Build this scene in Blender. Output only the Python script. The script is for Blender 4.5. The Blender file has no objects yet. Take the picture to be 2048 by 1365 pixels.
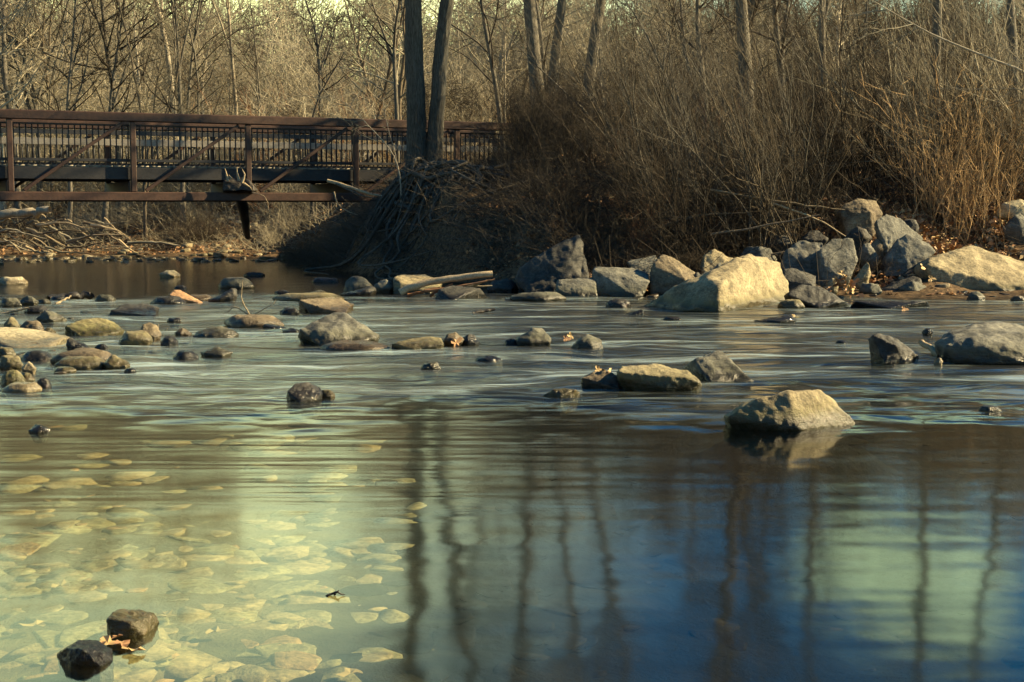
import bpy, bmesh, math, random
import numpy as np
from mathutils import Vector, noise as MN
R = math.radians
PI = math.pi
rng = np.random.default_rng(11)
rnd = random.Random(5)
sc = bpy.context.scene
C = sc.collection

# ------------------------------------------------------------------ camera
F = 2844.0; HC = 1.6; PITCH = math.atan(267.5 / F)
cam_d = bpy.data.cameras.new('camera'); cam = bpy.data.objects.new('camera', cam_d); C.objects.link(cam)
cam_d.sensor_width = 36.0; cam_d.lens = 36.0 * F / 2048.0
cam_d.clip_start = 0.1; cam_d.clip_end = 2000
cam.location = (0, 0, HC); cam.rotation_euler = (PI/2 - PITCH, 0, 0)
cam_d.dof.use_dof = False
sc.camera = cam

# ------------------------------------------------------------------ light
SUN_EL, SUN_AZ = R(29), R(8)          # azimuth: from +X turned towards +Y (behind the scene)
sun_vec = Vector((math.cos(SUN_EL)*math.cos(SUN_AZ), math.cos(SUN_EL)*math.sin(SUN_AZ), math.sin(SUN_EL)))
sd = bpy.data.lights.new('sun', 'SUN'); sd.energy = 5.0; sd.angle = R(0.53); sd.color = (1.0, 0.77, 0.41)
so = bpy.data.objects.new('sun', sd); C.objects.link(so)
so.rotation_euler = sun_vec.to_track_quat('Z', 'Y').to_euler(); so.location = (60, 20, 40)

world = bpy.data.worlds.new('World'); sc.world = world; world.use_nodes = True
wn = world.node_tree; wn.nodes.clear()
wout = wn.nodes.new('ShaderNodeOutputWorld'); wbg = wn.nodes.new('ShaderNodeBackground')
wsky = wn.nodes.new('ShaderNodeTexSky'); wsky.sky_type = 'NISHITA'; wsky.sun_disc = False
wsky.sun_elevation = SUN_EL; wsky.sun_rotation = PI/2 - SUN_AZ
wsky.air_density = 1.0; wsky.dust_density = 1.5; wsky.ozone_density = 1.0
wgeo = wn.nodes.new('ShaderNodeNewGeometry')
wsep = wn.nodes.new('ShaderNodeSeparateXYZ'); wramp = wn.nodes.new('ShaderNodeValToRGB')
wmul = wn.nodes.new('ShaderNodeMix'); wmul.data_type = 'RGBA'; wmul.blend_type = 'MULTIPLY'; wmul.inputs[0].default_value = 1.0
wtc = wn.nodes.new('ShaderNodeTexCoord')
wn.links.new(wtc.outputs['Generated'], wsep.inputs[0]); wn.links.new(wsep.outputs['Z'], wramp.inputs[0])
SKY_STOPS = [(0.0, (2.0, 1.55, 0.55)), (0.17, (3.2, 2.5, 0.92)), (0.28, (3.4, 2.75, 1.0)), (0.40, (1.9, 2.1, 1.15)), (0.55, (0.30, 0.62, 0.70)), (1.0, (0.05, 0.15, 0.30))]
els = wramp.color_ramp.elements
while len(els) < len(SKY_STOPS): els.new(0.5)
for e, (p, c) in zip(els, SKY_STOPS): e.position = p; e.color = (*c, 1)
# the low winter glow lies towards the far side of the valley; the rest of the sky is a dimmer blue
wdot = wn.nodes.new('ShaderNodeVectorMath'); wdot.operation = 'DOT_PRODUCT'; wdot.inputs[1].default_value = (-.38, .925, 0)
wmr = wn.nodes.new('ShaderNodeMapRange'); wmr.interpolation_type = 'SMOOTHSTEP'
for i_, x_ in enumerate((.83, .985, 0, 1)): wmr.inputs[i_+1].default_value = x_
wmx = wn.nodes.new('ShaderNodeMix'); wmx.data_type = 'RGBA'; 
wlow = wn.nodes.new('ShaderNodeValToRGB')      # blue part: paler near the horizon, deep overhead
wlow.color_ramp.elements.new(.5); wlow.color_ramp.elements.new(.5)
for e_, (p_, c_) in zip(wlow.color_ramp.elements, ((.0, (1.0, .85, .42)), (.13, (.8, .78, .45)), (.22, (.05, .38, .58)), (.55, (.025, .16, .27)))): e_.position = p_; e_.color = (*c_, 1)
wn.links.new(wsep.outputs['Z'], wlow.inputs[0])
wcl = wn.nodes.new('ShaderNodeTexNoise'); wcl.inputs['Scale'].default_value = 3.2; wcl.inputs['Detail'].default_value = 4; wcl.inputs['Roughness'].default_value = .45
wn.links.new(wtc.outputs['Generated'], wcl.inputs['Vector'])
wcr = wn.nodes.new('ShaderNodeMapRange'); wcr.interpolation_type = 'SMOOTHSTEP'
for i_, x_ in enumerate((.58, .74, 0, .12)): wcr.inputs[i_+1].default_value = x_
wn.links.new(wcl.outputs[0], wcr.inputs[0])
wcm = wn.nodes.new('ShaderNodeMix'); wcm.data_type = 'RGBA'; wcm.inputs[7].default_value = (2.1, 2.0, .75, 1)
# one low sunlit cloud bank beyond the right wood
wbd = wn.nodes.new('ShaderNodeVectorMath'); wbd.operation = 'DOT_PRODUCT'; wbd.inputs[1].default_value = Vector((.262, 1.0, .275)).normalized()
wn.links.new(wtc.outputs['Generated'], wbd.inputs[0])
wbs = wn.nodes.new('ShaderNodeMath'); wbs.operation = 'MULTIPLY_ADD'; wbs.inputs[1].default_value = .02; wn.links.new(wcl.outputs[0], wbs.inputs[0]); wn.links.new(wbd.outputs['Value'], wbs.inputs[2])
wbr = wn.nodes.new('ShaderNodeMapRange'); wbr.interpolation_type = 'SMOOTHSTEP'
for i_, x_ in enumerate((1.0075, 1.0104, 0, 1)): wbr.inputs[i_+1].default_value = x_
wn.links.new(wbs.outputs[0], wbr.inputs[0])
wmxx = wn.nodes.new('ShaderNodeMath'); wmxx.operation = 'MAXIMUM'; wn.links.new(wcr.outputs[0], wmxx.inputs[0]); wn.links.new(wbr.outputs[0], wmxx.inputs[1])
wn.links.new(wmxx.outputs[0], wcm.inputs[0]); wn.links.new(wlow.outputs[0], wcm.inputs[6]); wn.links.new(wcm.outputs[2], wmx.inputs[6])
wn.links.new(wtc.outputs['Generated'], wdot.inputs[0]); wn.links.new(wdot.outputs['Value'], wmr.inputs[0])
wn.links.new(wmr.outputs[0], wmx.inputs[0]); wn.links.new(wramp.outputs[0], wmx.inputs[7])
wn.links.new(wsky.outputs[0], wmul.inputs[6]); wn.links.new(wmx.outputs[2], wmul.inputs[7])
wn.links.new(wmul.outputs[2], wbg.inputs[0]); wn.links.new(wbg.outputs[0], wout.inputs[0])
wbg.inputs[1].default_value = 0.12
sc.view_settings.view_transform = 'Standard'; sc.view_settings.look = 'None'
sc.view_settings.gamma = 1.0; sc.view_settings.use_curve_mapping = False
sc.view_settings.exposure = 1.58
sc.render.engine = 'CYCLES'
cy = sc.cycles
cy.max_bounces = 6; cy.diffuse_bounces = 2; cy.glossy_bounces = 3; cy.transmission_bounces = 3; cy.transparent_max_bounces = 8
cy.caustics_reflective = False; cy.caustics_refractive = False
cy.use_denoising = True
cy.sample_clamp_indirect = 4.0

# ------------------------------------------------------------------ projection helpers
def ray(px, py):
    xc = (px - 1024.0) / F; yc = (682.5 - py) / F
    c, s = math.cos(PITCH), math.sin(PITCH)
    return Vector((xc, c + s*yc, -s + c*yc))
def at(px, py, Y):
    d = ray(px, py); t = Y / d.y
    return Vector((d.x*t, Y, HC + d.z*t))
def onwater(px, py):
    d = ray(px, py); t = -HC / d.z
    return Vector((d.x*t, d.y*t, 0))
def mpp(Y): return Y / F          # metres per photograph pixel

# ------------------------------------------------------------------ mesh helpers
def fbm(p, o=4): return MN.fractal(p, 1.0, 2.0, o)
def link(name, me, parent=None, loc=None, mat=None):
    o = bpy.data.objects.new(name, me); C.objects.link(o)
    if parent is not None: o.parent = parent
    if loc is not None: o.location = loc
    if mat is not None and me is not None:
        if len(me.materials) == 0: me.materials.append(mat)
    return o
def tag(o, label=None, cat=None, group=None, kind=None):
    if label: o['label'] = label
    if cat: o['category'] = cat
    if group: o['group'] = group
    if kind: o['kind'] = kind
    return o
def empty(name, loc=(0, 0, 0)):
    o = bpy.data.objects.new(name, None); C.objects.link(o); o.location = loc; o.empty_display_size = 0.2
    return o
def quad_mesh(name, V, Q, smooth=True):
    me = bpy.data.meshes.new(name); n, m = len(V), len(Q); k = Q.shape[1]
    me.vertices.add(n); me.vertices.foreach_set('co', np.asarray(V, np.float32).ravel())
    me.loops.add(m*k); me.loops.foreach_set('vertex_index', np.asarray(Q, np.int32).ravel())
    me.polygons.add(m); me.polygons.foreach_set('loop_start', np.arange(0, m*k, k, dtype=np.int32))
    me.update(calc_edges=True)
    if smooth: me.polygons.foreach_set('use_smooth', np.ones(m, bool))
    me.validate(); return me
def norm(a): return a / (np.linalg.norm(a, axis=-1, keepdims=True) + 1e-9)
def polylines(S, D, L, k, curl, up, g=rng):
    """N random-walk polylines of k points."""
    N = len(S); P = np.zeros((N, k, 3)); P[:, 0] = S; d = norm(np.asarray(D, float)); step = (np.asarray(L) / (k-1)).reshape(N, 1)
    for i in range(1, k):
        P[:, i] = P[:, i-1] + d*step
        d = d + g.normal(0, curl, (N, 3)); d[:, 2] += up; d = norm(d)
    return P
def tubes(P, Rr, sides):
    N, k, _ = P.shape
    T = np.zeros_like(P); T[:, 1:-1] = P[:, 2:] - P[:, :-2]; T[:, 0] = P[:, 1] - P[:, 0]; T[:, -1] = P[:, -1] - P[:, -2]
    T = norm(T)
    ref = np.tile(np.array([0.31, 0.17, 0.93]), (N, 1)); m = np.abs((T[:, 0]*ref).sum(-1)) > .9; ref[m] = [0.9, 0.3, 0.1]
    U = norm(np.cross(T, ref[:, None, :])); W = np.cross(T, U)
    a = np.arange(sides) * 2*PI/sides
    V = P[:, :, None, :] + Rr[:, :, None, None]*(np.cos(a)[None, None, :, None]*U[:, :, None, :] + np.sin(a)[None, None, :, None]*W[:, :, None, :])
    V = V.reshape(-1, 3)
    idx = np.arange(N*k*sides).reshape(N, k, sides); nx = np.roll(idx, -1, axis=2)
    Q = np.stack([idx[:, :-1], nx[:, :-1], nx[:, 1:], idx[:, 1:]], axis=-1).reshape(-1, 4)
    return V, Q
class MB:
    def __init__(s): s.V = []; s.Q = []; s.n = 0
    def add(s, V, Q): s.V.append(V); s.Q.append(Q + s.n); s.n += len(V); return s
    def tube(s, pts, rads, sides=8):
        return s.add(*tubes(np.array([pts], float), np.array([rads], float), sides))
    def box(s, c, sx, sy, sz, ax=None):
        """box centred at c; ax = 3x3 rows of axes"""
        A = np.eye(3) if ax is None else np.array(ax, float)
        o = np.array([[i, j, k] for i in (-.5, .5) for j in (-.5, .5) for k in (-.5, .5)]) * [sx, sy, sz]
        V = o @ A + np.array(c, float)
        Q = np.array([[0, 1, 3, 2], [4, 6, 7, 5], [0, 4, 5, 1], [2, 3, 7, 6], [0, 2, 6, 4], [1, 5, 7, 3]])
        return s.add(V, Q)
    def mesh(s, name, smooth=True): return quad_mesh(name, np.concatenate(s.V), np.concatenate(s.Q), smooth)
def resample(pts, n):
    P = np.array(pts, float); d = np.r_[0, np.cumsum(np.linalg.norm(np.diff(P, axis=0), axis=1))]
    t = np.linspace(0, d[-1], n)
    out = np.stack([np.interp(t, d, P[:, i]) for i in range(P.shape[1])], 1)
    k = 2
    if n > 6:
        for _ in range(k): out[1:-1] = (out[:-2] + 2*out[1:-1] + out[2:]) / 4
    return out

# ------------------------------------------------------------------ materials
def new_mat(name):
    m = bpy.data.materials.new(name); m.use_nodes = True; nt = m.node_tree; nt.nodes.clear()
    out = nt.nodes.new('ShaderNodeOutputMaterial'); b = nt.nodes.new('ShaderNodeBsdfPrincipled')
    nt.links.new(b.outputs[0], out.inputs[0]); b.inputs['Roughness'].default_value = .85
    return m, nt, b, out
def N(nt, t, **kw):
    n = nt.nodes.new(t)
    for k, v in kw.items():
        if k in n.inputs.keys(): n.inputs[k].default_value = v
        else: setattr(n, k, v)
    return n
def ramp(nt, fac, stops):
    r = nt.nodes.new('ShaderNodeValToRGB'); e = r.color_ramp.elements
    while len(e) < len(stops): e.new(.5)
    for x, (p, c) in zip(e, stops): x.position = p; x.color = (*c, 1) if len(c) == 3 else c
    nt.links.new(fac, r.inputs[0]); return r.outputs[0]
def mixc(nt, fac, a, b, mode='MIX'):
    m = nt.nodes.new('ShaderNodeMix'); m.data_type = 'RGBA'; m.blend_type = mode
    for sock, v in ((m.inputs[0], fac), (m.inputs[6], a), (m.inputs[7], b)):
        if hasattr(v, 'is_output'): nt.links.new(v, sock)
        elif isinstance(v, (int, float)): sock.default_value = v
        else: sock.default_value = (*v, 1)
    return m.outputs[2]
def mth(nt, op, a, b=0.0, c=None, clamp=False):
    m = nt.nodes.new('ShaderNodeMath'); m.operation = op; m.use_clamp = clamp
    for i, v in enumerate((a, b) if c is None else (a, b, c)):
        if hasattr(v, 'is_output'): nt.links.new(v, m.inputs[i])
        else: m.inputs[i].default_value = v
    return m.outputs[0]
def maprange(nt, v, a, b, c=0., d=1., smooth=True):
    m = nt.nodes.new('ShaderNodeMapRange'); m.interpolation_type = 'SMOOTHSTEP' if smooth else 'LINEAR'
    nt.links.new(v, m.inputs[0])
    for i, x in enumerate((a, b, c, d)): m.inputs[i+1].default_value = x
    return m.outputs[0]
def noise_tex(nt, vec, scale, detail=4, rough=.55, dist=0.):
    n = nt.nodes.new('ShaderNodeTexNoise'); n.inputs['Scale'].default_value = scale; n.inputs['Detail'].default_value = detail
    n.inputs['Roughness'].default_value = rough; n.inputs['Distortion'].default_value = dist
    nt.links.new(vec, n.inputs['Vector']); return n
def mapping(nt, vec, scale=(1, 1, 1), rot=(0, 0, 0)):
    m = nt.nodes.new('ShaderNodeMapping'); m.inputs['Scale'].default_value = scale; m.inputs['Rotation'].default_value = rot
    nt.links.new(vec, m.inputs['Vector']); return m.outputs[0]

def wood_mat(name, dark, light, scale=6, stretch=(4, 4, .6), bump=.5, rndv=.35, rough=.9):
    m, nt, b, out = new_mat(name)
    tc = nt.nodes.new('ShaderNodeTexCoord'); v = mapping(nt, tc.outputs['Object'], stretch)
    n1 = noise_tex(nt, v, scale, 6, .65, .6)
    oi = nt.nodes.new('ShaderNodeObjectInfo')
    c = ramp(nt, n1.outputs[0], [(.3, dark), (.7, light)])
    n2 = noise_tex(nt, tc.outputs['Object'], .9, 3)
    k = mth(nt, 'ADD', mth(nt, 'MULTIPLY', oi.outputs['Random'], rndv*2), 1-rndv)
    k = mth(nt, 'MULTIPLY', k, mth(nt, 'ADD', mth(nt, 'MULTIPLY', n2.outputs[0], .7), .65))
    mm = nt.nodes.new('ShaderNodeVectorMath'); mm.operation = 'SCALE'; nt.links.new(c, mm.inputs[0]); nt.links.new(k, mm.inputs['Scale'])
    nt.links.new(mm.outputs[0], b.inputs['Base Color']); b.inputs['Roughness'].default_value = rough; b.inputs['Specular IOR Level'].default_value = .15 if rough > .7 else .5
    if bump:
        bp = nt.nodes.new('ShaderNodeBump'); bp.inputs['Strength'].default_value = bump; bp.inputs['Distance'].default_value = .03
        nt.links.new(n1.outputs[0], bp.inputs['Height']); nt.links.new(bp.outputs[0], b.inputs['Normal'])
    return m
M_bark = wood_mat('bark_grey', (.06, .055, .045), (.22, .20, .165), 9, (5, 5, .8), .9, .12)
M_barkt = wood_mat('bark_twin', (.025, .024, .022), (.16, .15, .125), 8, (6, 6, .7), 1.0, .1)
M_bark2 = wood_mat('bark_brown', (.07, .055, .04), (.22, .18, .13), 7, (4, 4, .8), .6, .3)
M_pale = wood_mat('bark_pale', (.22, .19, .14), (.48, .42, .32), 7, (4, 4, .8), .5, .15)
M_twig = wood_mat('twig_tan', (.13, .115, .085), (.38, .34, .25), 2, (1, 1, 1), 0, .35)
M_twigd = wood_mat('twig_brown', (.024, .020, .016), (.085, .068, .050), 2, (1, 1, 1), 0, .4)
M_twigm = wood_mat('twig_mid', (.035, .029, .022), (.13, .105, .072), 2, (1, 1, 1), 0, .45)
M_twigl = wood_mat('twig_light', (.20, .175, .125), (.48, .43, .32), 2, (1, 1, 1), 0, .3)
M_twigr = wood_mat('twig_russet', (.20, .095, .05), (.36, .19, .10), 2, (1, 1, 1), 0, .25)
M_straw = wood_mat('straw', (.30, .20, .10), (.55, .38, .20), 2, (1, 1, 1), 0, .2)
M_root = wood_mat('root_wood', (.045, .04, .033), (.17, .15, .12), 8, (3, 3, 3), .5, .25)
M_drift = wood_mat('driftwood', (.22, .17, .11), (.5, .40, .26), 10, (3, 3, 3), .4, .25)
M_darkwood = wood_mat('wet_dark_wood', (.015, .013, .012), (.05, .04, .03), 8, (3, 3, 3), .5, .2, .5)
M_steel = wood_mat('weathering_steel', (.038, .019, .013), (.075, .036, .023), 12, (1, 1, 1), .15, .12, .6)
M_steeld = wood_mat('dark_steel', (.012, .013, .016), (.028, .027, .03), 12, (1, 1, 1), .1, .1, .6)
M_rail = wood_mat('grey_wood', (.20, .18, .15), (.34, .31, .26), 8, (.6, 4, 4), .2, .1)

def rock_mat(name, dark, mid, light, moss=None, wet=.07, scale=3.0, glossy=.75):
    m, nt, b, out = new_mat(name)
    geo = nt.nodes.new('ShaderNodeNewGeometry'); pos = geo.outputs['Position']
    oi = nt.nodes.new('ShaderNodeObjectInfo')
    off = nt.nodes.new('ShaderNodeVectorMath'); off.operation = 'ADD'; nt.links.new(pos, off.inputs[0])
    cmb = nt.nodes.new('ShaderNodeCombineXYZ'); nt.links.new(mth(nt, 'MULTIPLY', oi.outputs['Random'], 37.), cmb.inputs[0]); nt.links.new(cmb.outputs[0], off.inputs[1])
    v = off.outputs[0]
    n1 = noise_tex(nt, v, scale, 8, .68, .4); n2 = noise_tex(nt, v, scale*9, 5, .7); n3 = noise_tex(nt, mapping(nt, v, (1, 1, 4), (.3, .4, 0)), scale*2.2, 5, .6, 1.0)
    c = ramp(nt, n1.outputs[0], [(.30, dark), (.5, mid), (.72, light)])
    sp = ramp(nt, n2.outputs[0], [(.35, (.45, .45, .45)), (.55, (1, 1, 1)), (.7, (1.35, 1.3, 1.25))])
    c = mixc(nt, .8, c, sp, 'MULTIPLY')
    st = ramp(nt, n3.outputs[0], [(.42, (.7, .7, .72)), (.5, (1, 1, 1))])
    c = mixc(nt, .6, c, st, 'MULTIPLY')
    sep = nt.nodes.new('ShaderNodeSeparateXYZ'); nt.links.new(pos, sep.inputs[0])
    zz = mth(nt, 'SUBTRACT', sep.outputs['Z'], mth(nt, 'MULTIPLY', mth(nt, 'SUBTRACT', n1.outputs[0], .5), .22))
    if moss:
        mf = mth(nt, 'MULTIPLY', maprange(nt, zz, .28, .05), maprange(nt, n2.outputs[0], .38, .55))
        c = mixc(nt, mth(nt, 'MULTIPLY', mf, .75), c, moss)
    wf = maprange(nt, zz, wet + .07, wet - .02)
    c = mixc(nt, wf, c, mixc(nt, 1., c, (.38, .36, .34), 'MULTIPLY'))
    c = mixc(nt, maprange(nt, sep.outputs['Z'], .0, -.03), c, (.085, .07, .045)) if wet > -1 else c
    b.inputs['Specular IOR Level'].default_value = .35 if wet > -1 else .05
    nt.links.new(c, b.inputs['Base Color'])
    nt.links.new(mth(nt, 'SUBTRACT', glossy + .1, mth(nt, 'MULTIPLY', wf, .6)), b.inputs['Roughness'])
    h = mth(nt, 'ADD', mth(nt, 'MULTIPLY', n1.outputs[0], 1.6), mth(nt, 'MULTIPLY', n2.outputs[0], .22))
    h = mth(nt, 'ADD', h, mth(nt, 'MULTIPLY', n3.outputs[0], .35))
    bp = nt.nodes.new('ShaderNodeBump'); bp.inputs['Strength'].default_value = .75; bp.inputs['Distance'].default_value = .04
    nt.links.new(h, bp.inputs['Height']); nt.links.new(bp.outputs[0], b.inputs['Normal'])
    return m
MR = {
 'tan':  rock_mat('stone_tan', (.12, .10, .06), (.30, .25, .15), (.46, .39, .24), (.10, .10, .04)),
 'pale': rock_mat('stone_pale', (.30, .26, .16), (.48, .42, .27), (.60, .53, .36), None),
 'grey': rock_mat('stone_grey', (.055, .055, .048), (.14, .14, .12), (.28, .27, .22), (.09, .09, .05)),
 'dark': rock_mat('stone_dark', (.018, .018, .018), (.05, .05, .045), (.12, .11, .09), None, .07, 3.5, .6),
 'brown':rock_mat('stone_brown', (.08, .06, .04), (.18, .145, .095), (.30, .25, .16), None),
 'orange':rock_mat('stone_orange', (.34, .19, .10), (.46, .28, .15), (.55, .36, .21), None, 0.0),
 'moss': rock_mat('stone_mossy', (.14, .12, .05), (.27, .23, .12), (.40, .33, .20), (.09, .10, .03)),
}
def leaf_mat(name, a, b_):
    m, nt, b, out = new_mat(name)
    geo = nt.nodes.new('ShaderNodeNewGeometry'); n = noise_tex(nt, geo.outputs['Position'], 6, 2)
    c = ramp(nt, n.outputs[0], [(.35, a), (.65, b_)]); nt.links.new(c, b.inputs['Base Color']); b.inputs['Roughness'].default_value = .7
    return m
M_leaf = leaf_mat('dead_leaf', (.20, .10, .045), (.46, .27, .13))
M_leafy = leaf_mat('yellow_leaf', (.36, .24, .10), (.54, .38, .18))

# ------------------------------------------------------------------ terrain
SH = [(-80, 50), (-30, 47), (-12, 46), (-7.2, 43.6), (-5.7, 38.2), (-4, 34.6), (-2, 31.2), (-.3, 28.6), (.8, 26.3), (3, 25.2), (10, 24.8), (20, 22.5), (40, 17), (90, 8)]
SHX = np.array([a for a, b in SH], float); SHY = np.array([b for a, b in SH], float)
def smooth(t): t = np.clip(t, 0, 1); return t*t*(3-2*t)
def height(x, y):
    x = np.asarray(x, float); y = np.asarray(y, float)
    s = y - np.interp(x, SHX, SHY)
    s = s + .35*np.sin(x*1.7 + 1) + .2*np.sin(x*3.9 + y*.8)
    left = .06*np.clip(s, 0, 4) + 1.0*smooth((s-3.0)/5) + 1.2*smooth((s-7)/9)
    mound = 2.3*smooth((s + .2)/3.6) + .15*smooth((s-3)/5)
    right = .08*np.clip(s, 0, 2) + 1.5*smooth((s-1.6)/7) + .65*smooth((s-7)/6)
    a = smooth((x + 5.2)/3.2); b = smooth((x + 1.7)/2.8)
    right = right + .8*(1-smooth((x-.5)/4.5))*smooth((s-.3)/5)
    land = (1-a)*left + a*((1-b)*mound + b*right)
    land = land + 5.5*smooth((y-75)/75) + .14*np.sin(x*.9+y*.5)*smooth((s-1)/3) + .06*np.sin(x*2.6-y*1.9)*smooth(s/2)
    dep = .17 + .08*smooth((12.5-y)/3) + .35*smooth((12-y)/3)*smooth((x+.3)/2) + .03*np.sin(x*2.1+y*1.3)
    dep = dep + .25*smooth((y-27)/5)
    bed = -dep*smooth((-s)/1.6 + .15)
    # rocky bar on the left
    bed = bed + .13*np.exp(-(((x+6.6)/1.9)**2 + ((y-16.5)/3.2)**2))
    bank = 1.2*smooth((1.5-y)/4) + 7*smooth((-3-y)/22)  # near shore, plus unseen rise behind camera added to block low sky light
    return np.where(s > 0, land, bed) + bank
def gz(x, y): return float(height(x, y))
def onland(px, py, y0=24.0, y1=75):
    d = ray(px, py); Y = y0
    while Y < y1:
        p = at(px, py, Y)
        if p.z <= gz(p.x, p.y): return p
        Y += .05
    return at(px, py, y1)

ys = np.concatenate([np.arange(-60, 2, 2.0), np.geomspace(2, 75, 330), np.linspace(76, 420, 40)])
us = np.concatenate([np.linspace(-6, -.62, 40), np.linspace(-.6, .6, 260), np.linspace(.62, 6, 40)])
UX, YY = np.meshgrid(us, ys); XX = UX*(np.abs(YY)*1.0 + 3.5)
ZZ = height(XX, YY)
V = np.stack([XX, YY, ZZ], -1).reshape(-1, 3)
for i in range(len(V)):
    x, y, z = V[i]
    if 2 < y < 75: V[i, 2] += (.05*fbm(Vector((x*1.4, y*1.4, 0)), 3) + (.16*fbm(Vector((x*2.3, y*1.1, 4)), 4) if z > .2 and -6 < x < 2 and y < 36 else 0))*(1 if z > .03 else .5)
ny, nx = XX.shape; idx = np.arange(ny*nx).reshape(ny, nx)
Q = np.stack([idx[:-1, :-1], idx[:-1, 1:], idx[1:, 1:], idx[1:, :-1]], -1).reshape(-1, 4)
m, nt, b, out = new_mat('ground_litter')
geo = nt.nodes.new('ShaderNodeNewGeometry'); pos = geo.outputs['Position']
sep = nt.nodes.new('ShaderNodeSeparateXYZ'); nt.links.new(pos, sep.inputs[0])
n1 = noise_tex(nt, pos, 1.3, 6, .6); n2 = noise_tex(nt, pos, 14, 6, .75); n3 = noise_tex(nt, pos, 4, 3)
vo = nt.nodes.new('ShaderNodeTexVoronoi'); vo.inputs['Scale'].default_value = 16; nt.links.new(pos, vo.inputs['Vector'])
lit = ramp(nt, n2.outputs[0], [(.32, (.02, .014, .010)), (.5, (.06, .042, .027)), (.68, (.17, .12, .07))])
lit = mixc(nt, .45, lit, ramp(nt, vo.outputs['Color'], [(.2, (.06, .04, .03)), (.8, (.30, .20, .11))]))
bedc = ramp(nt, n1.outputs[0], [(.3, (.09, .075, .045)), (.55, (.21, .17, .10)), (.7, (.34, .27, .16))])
bed_shaded = ramp(nt, n1.outputs[0], [(.3, (.003, .003, .003)), (.55, (.007, .007, .006)), (.7, (.02, .015, .009))])  # dark silt, blackened further: shade of the right pool put into colour
fr = maprange(nt, mth(nt, 'ADD', sep.outputs['X'], mth(nt, 'MULTIPLY', n3.outputs[0], .8)), -1.3, .3);  # mask that lays the painted shade towards the right
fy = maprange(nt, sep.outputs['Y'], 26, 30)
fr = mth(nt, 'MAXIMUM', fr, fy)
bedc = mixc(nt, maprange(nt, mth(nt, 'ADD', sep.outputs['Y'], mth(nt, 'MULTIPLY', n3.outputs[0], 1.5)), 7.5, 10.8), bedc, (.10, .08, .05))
bedm = mixc(nt, fr, bedc, bed_shaded)
wl = maprange(nt, mth(nt, 'ADD', sep.outputs['Z'], mth(nt, 'MULTIPLY', n3.outputs[0], .2)), .05, .2)
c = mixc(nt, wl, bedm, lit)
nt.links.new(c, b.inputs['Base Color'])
b.inputs['Specular IOR Level'].default_value = .08
bp = nt.nodes.new('ShaderNodeBump'); bp.inputs['Strength'].default_value = .8; bp.inputs['Distance'].default_value = .06
nt.links.new(n2.outputs[0], bp.inputs['Height']); nt.links.new(bp.outputs[0], b.inputs['Normal'])
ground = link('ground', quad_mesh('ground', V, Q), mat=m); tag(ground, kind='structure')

# ------------------------------------------------------------------ water
m = bpy.data.materials.new('stream_water'); m.use_nodes = True; nt = m.node_tree; nt.nodes.clear()
out = nt.nodes.new('ShaderNodeOutputMaterial')
geo = nt.nodes.new('ShaderNodeNewGeometry'); pos = geo.outputs['Position']
sep = nt.nodes.new('ShaderNodeSeparateXYZ'); nt.links.new(pos, sep.inputs[0])
nw = noise_tex(nt, pos, .5, 3)
wp = noise_tex(nt, mapping(nt, pos, (.55, .8, 1)), 1.0, 2, .5)
wv = nt.nodes.new('ShaderNodeVectorMath'); wv.operation = 'MULTIPLY_ADD'; nt.links.new(wp.outputs['Color'], wv.inputs[0]); wv.inputs[1].default_value = (.8, 1.5, 0); nt.links.new(pos, wv.inputs[2])
wpos = wv.outputs[0]
yw = mth(nt, 'ADD', sep.outputs['Y'], mth(nt, 'MULTIPLY', mth(nt, 'SUBTRACT', nw.outputs[0], .5), 7.0))
rap = mth(nt, 'MULTIPLY', maprange(nt, yw, 9.9, 14.0), maprange(nt, mth(nt, 'ADD', yw, mth(nt, 'MULTIPLY', sep.outputs['X'], -.1)), 27.5, 24.0))
mid = mth(nt, 'MULTIPLY', maprange(nt, yw, 6.8, 8.6), maprange(nt, sep.outputs['X'], 1.6, -.6))
w1 = noise_tex(nt, mapping(nt, wpos, (.5, 1.7, 1), (0, 0, .05)), 1.0, 3, .5, .5)
w2 = noise_tex(nt, mapping(nt, wpos, (1.0, 4.2, 1), (0, 0, -.06)), 1.0, 3, .5, .4)
w3 = noise_tex(nt, mapping(nt, pos, (.7, 5.0, 1), (0, 0, .10)), 1.0, 2, .5, .2)
w0 = noise_tex(nt, mapping(nt, pos, (.5, 1.4, 1)), 1.0, 2, .5)
hr = mth(nt, 'ADD', mth(nt, 'MULTIPLY', w1.outputs[0], .24), mth(nt, 'MULTIPLY', w2.outputs[0], .03))
hm = mth(nt, 'MULTIPLY', w3.outputs[0], .007)
w4 = noise_tex(nt, mapping(nt, pos, (2.2, 1.6, 1)), 1.0, 2, .5)
hc = mth(nt, 'ADD', mth(nt, 'MULTIPLY', w0.outputs[0], .008), mth(nt, 'MULTIPLY', w4.outputs[0], .0035))
h = mth(nt, 'ADD', mth(nt, 'ADD', mth(nt, 'MULTIPLY', hr, rap), mth(nt, 'MULTIPLY', hm, mid)), hc)
bp = nt.nodes.new('ShaderNodeBump'); bp.inputs['Strength'].default_value = 1.0; bp.inputs['Distance'].default_value = 1.0
nt.links.new(h, bp.inputs['Height'])
gl = nt.nodes.new('ShaderNodeBsdfGlossy'); gl.distribution = 'GGX'
nt.links.new(bp.outputs[0], gl.inputs['Normal'])
nt.links.new(mth(nt, 'ADD', .085, mth(nt, 'ADD', mth(nt, 'MULTIPLY', rap, .09), mth(nt, 'MULTIPLY', mid, .04))), gl.inputs['Roughness'])
tr = nt.nodes.new('ShaderNodeBsdfTransparent'); tr.inputs[0].default_value = (.72, .76, .66, 1)
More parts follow.
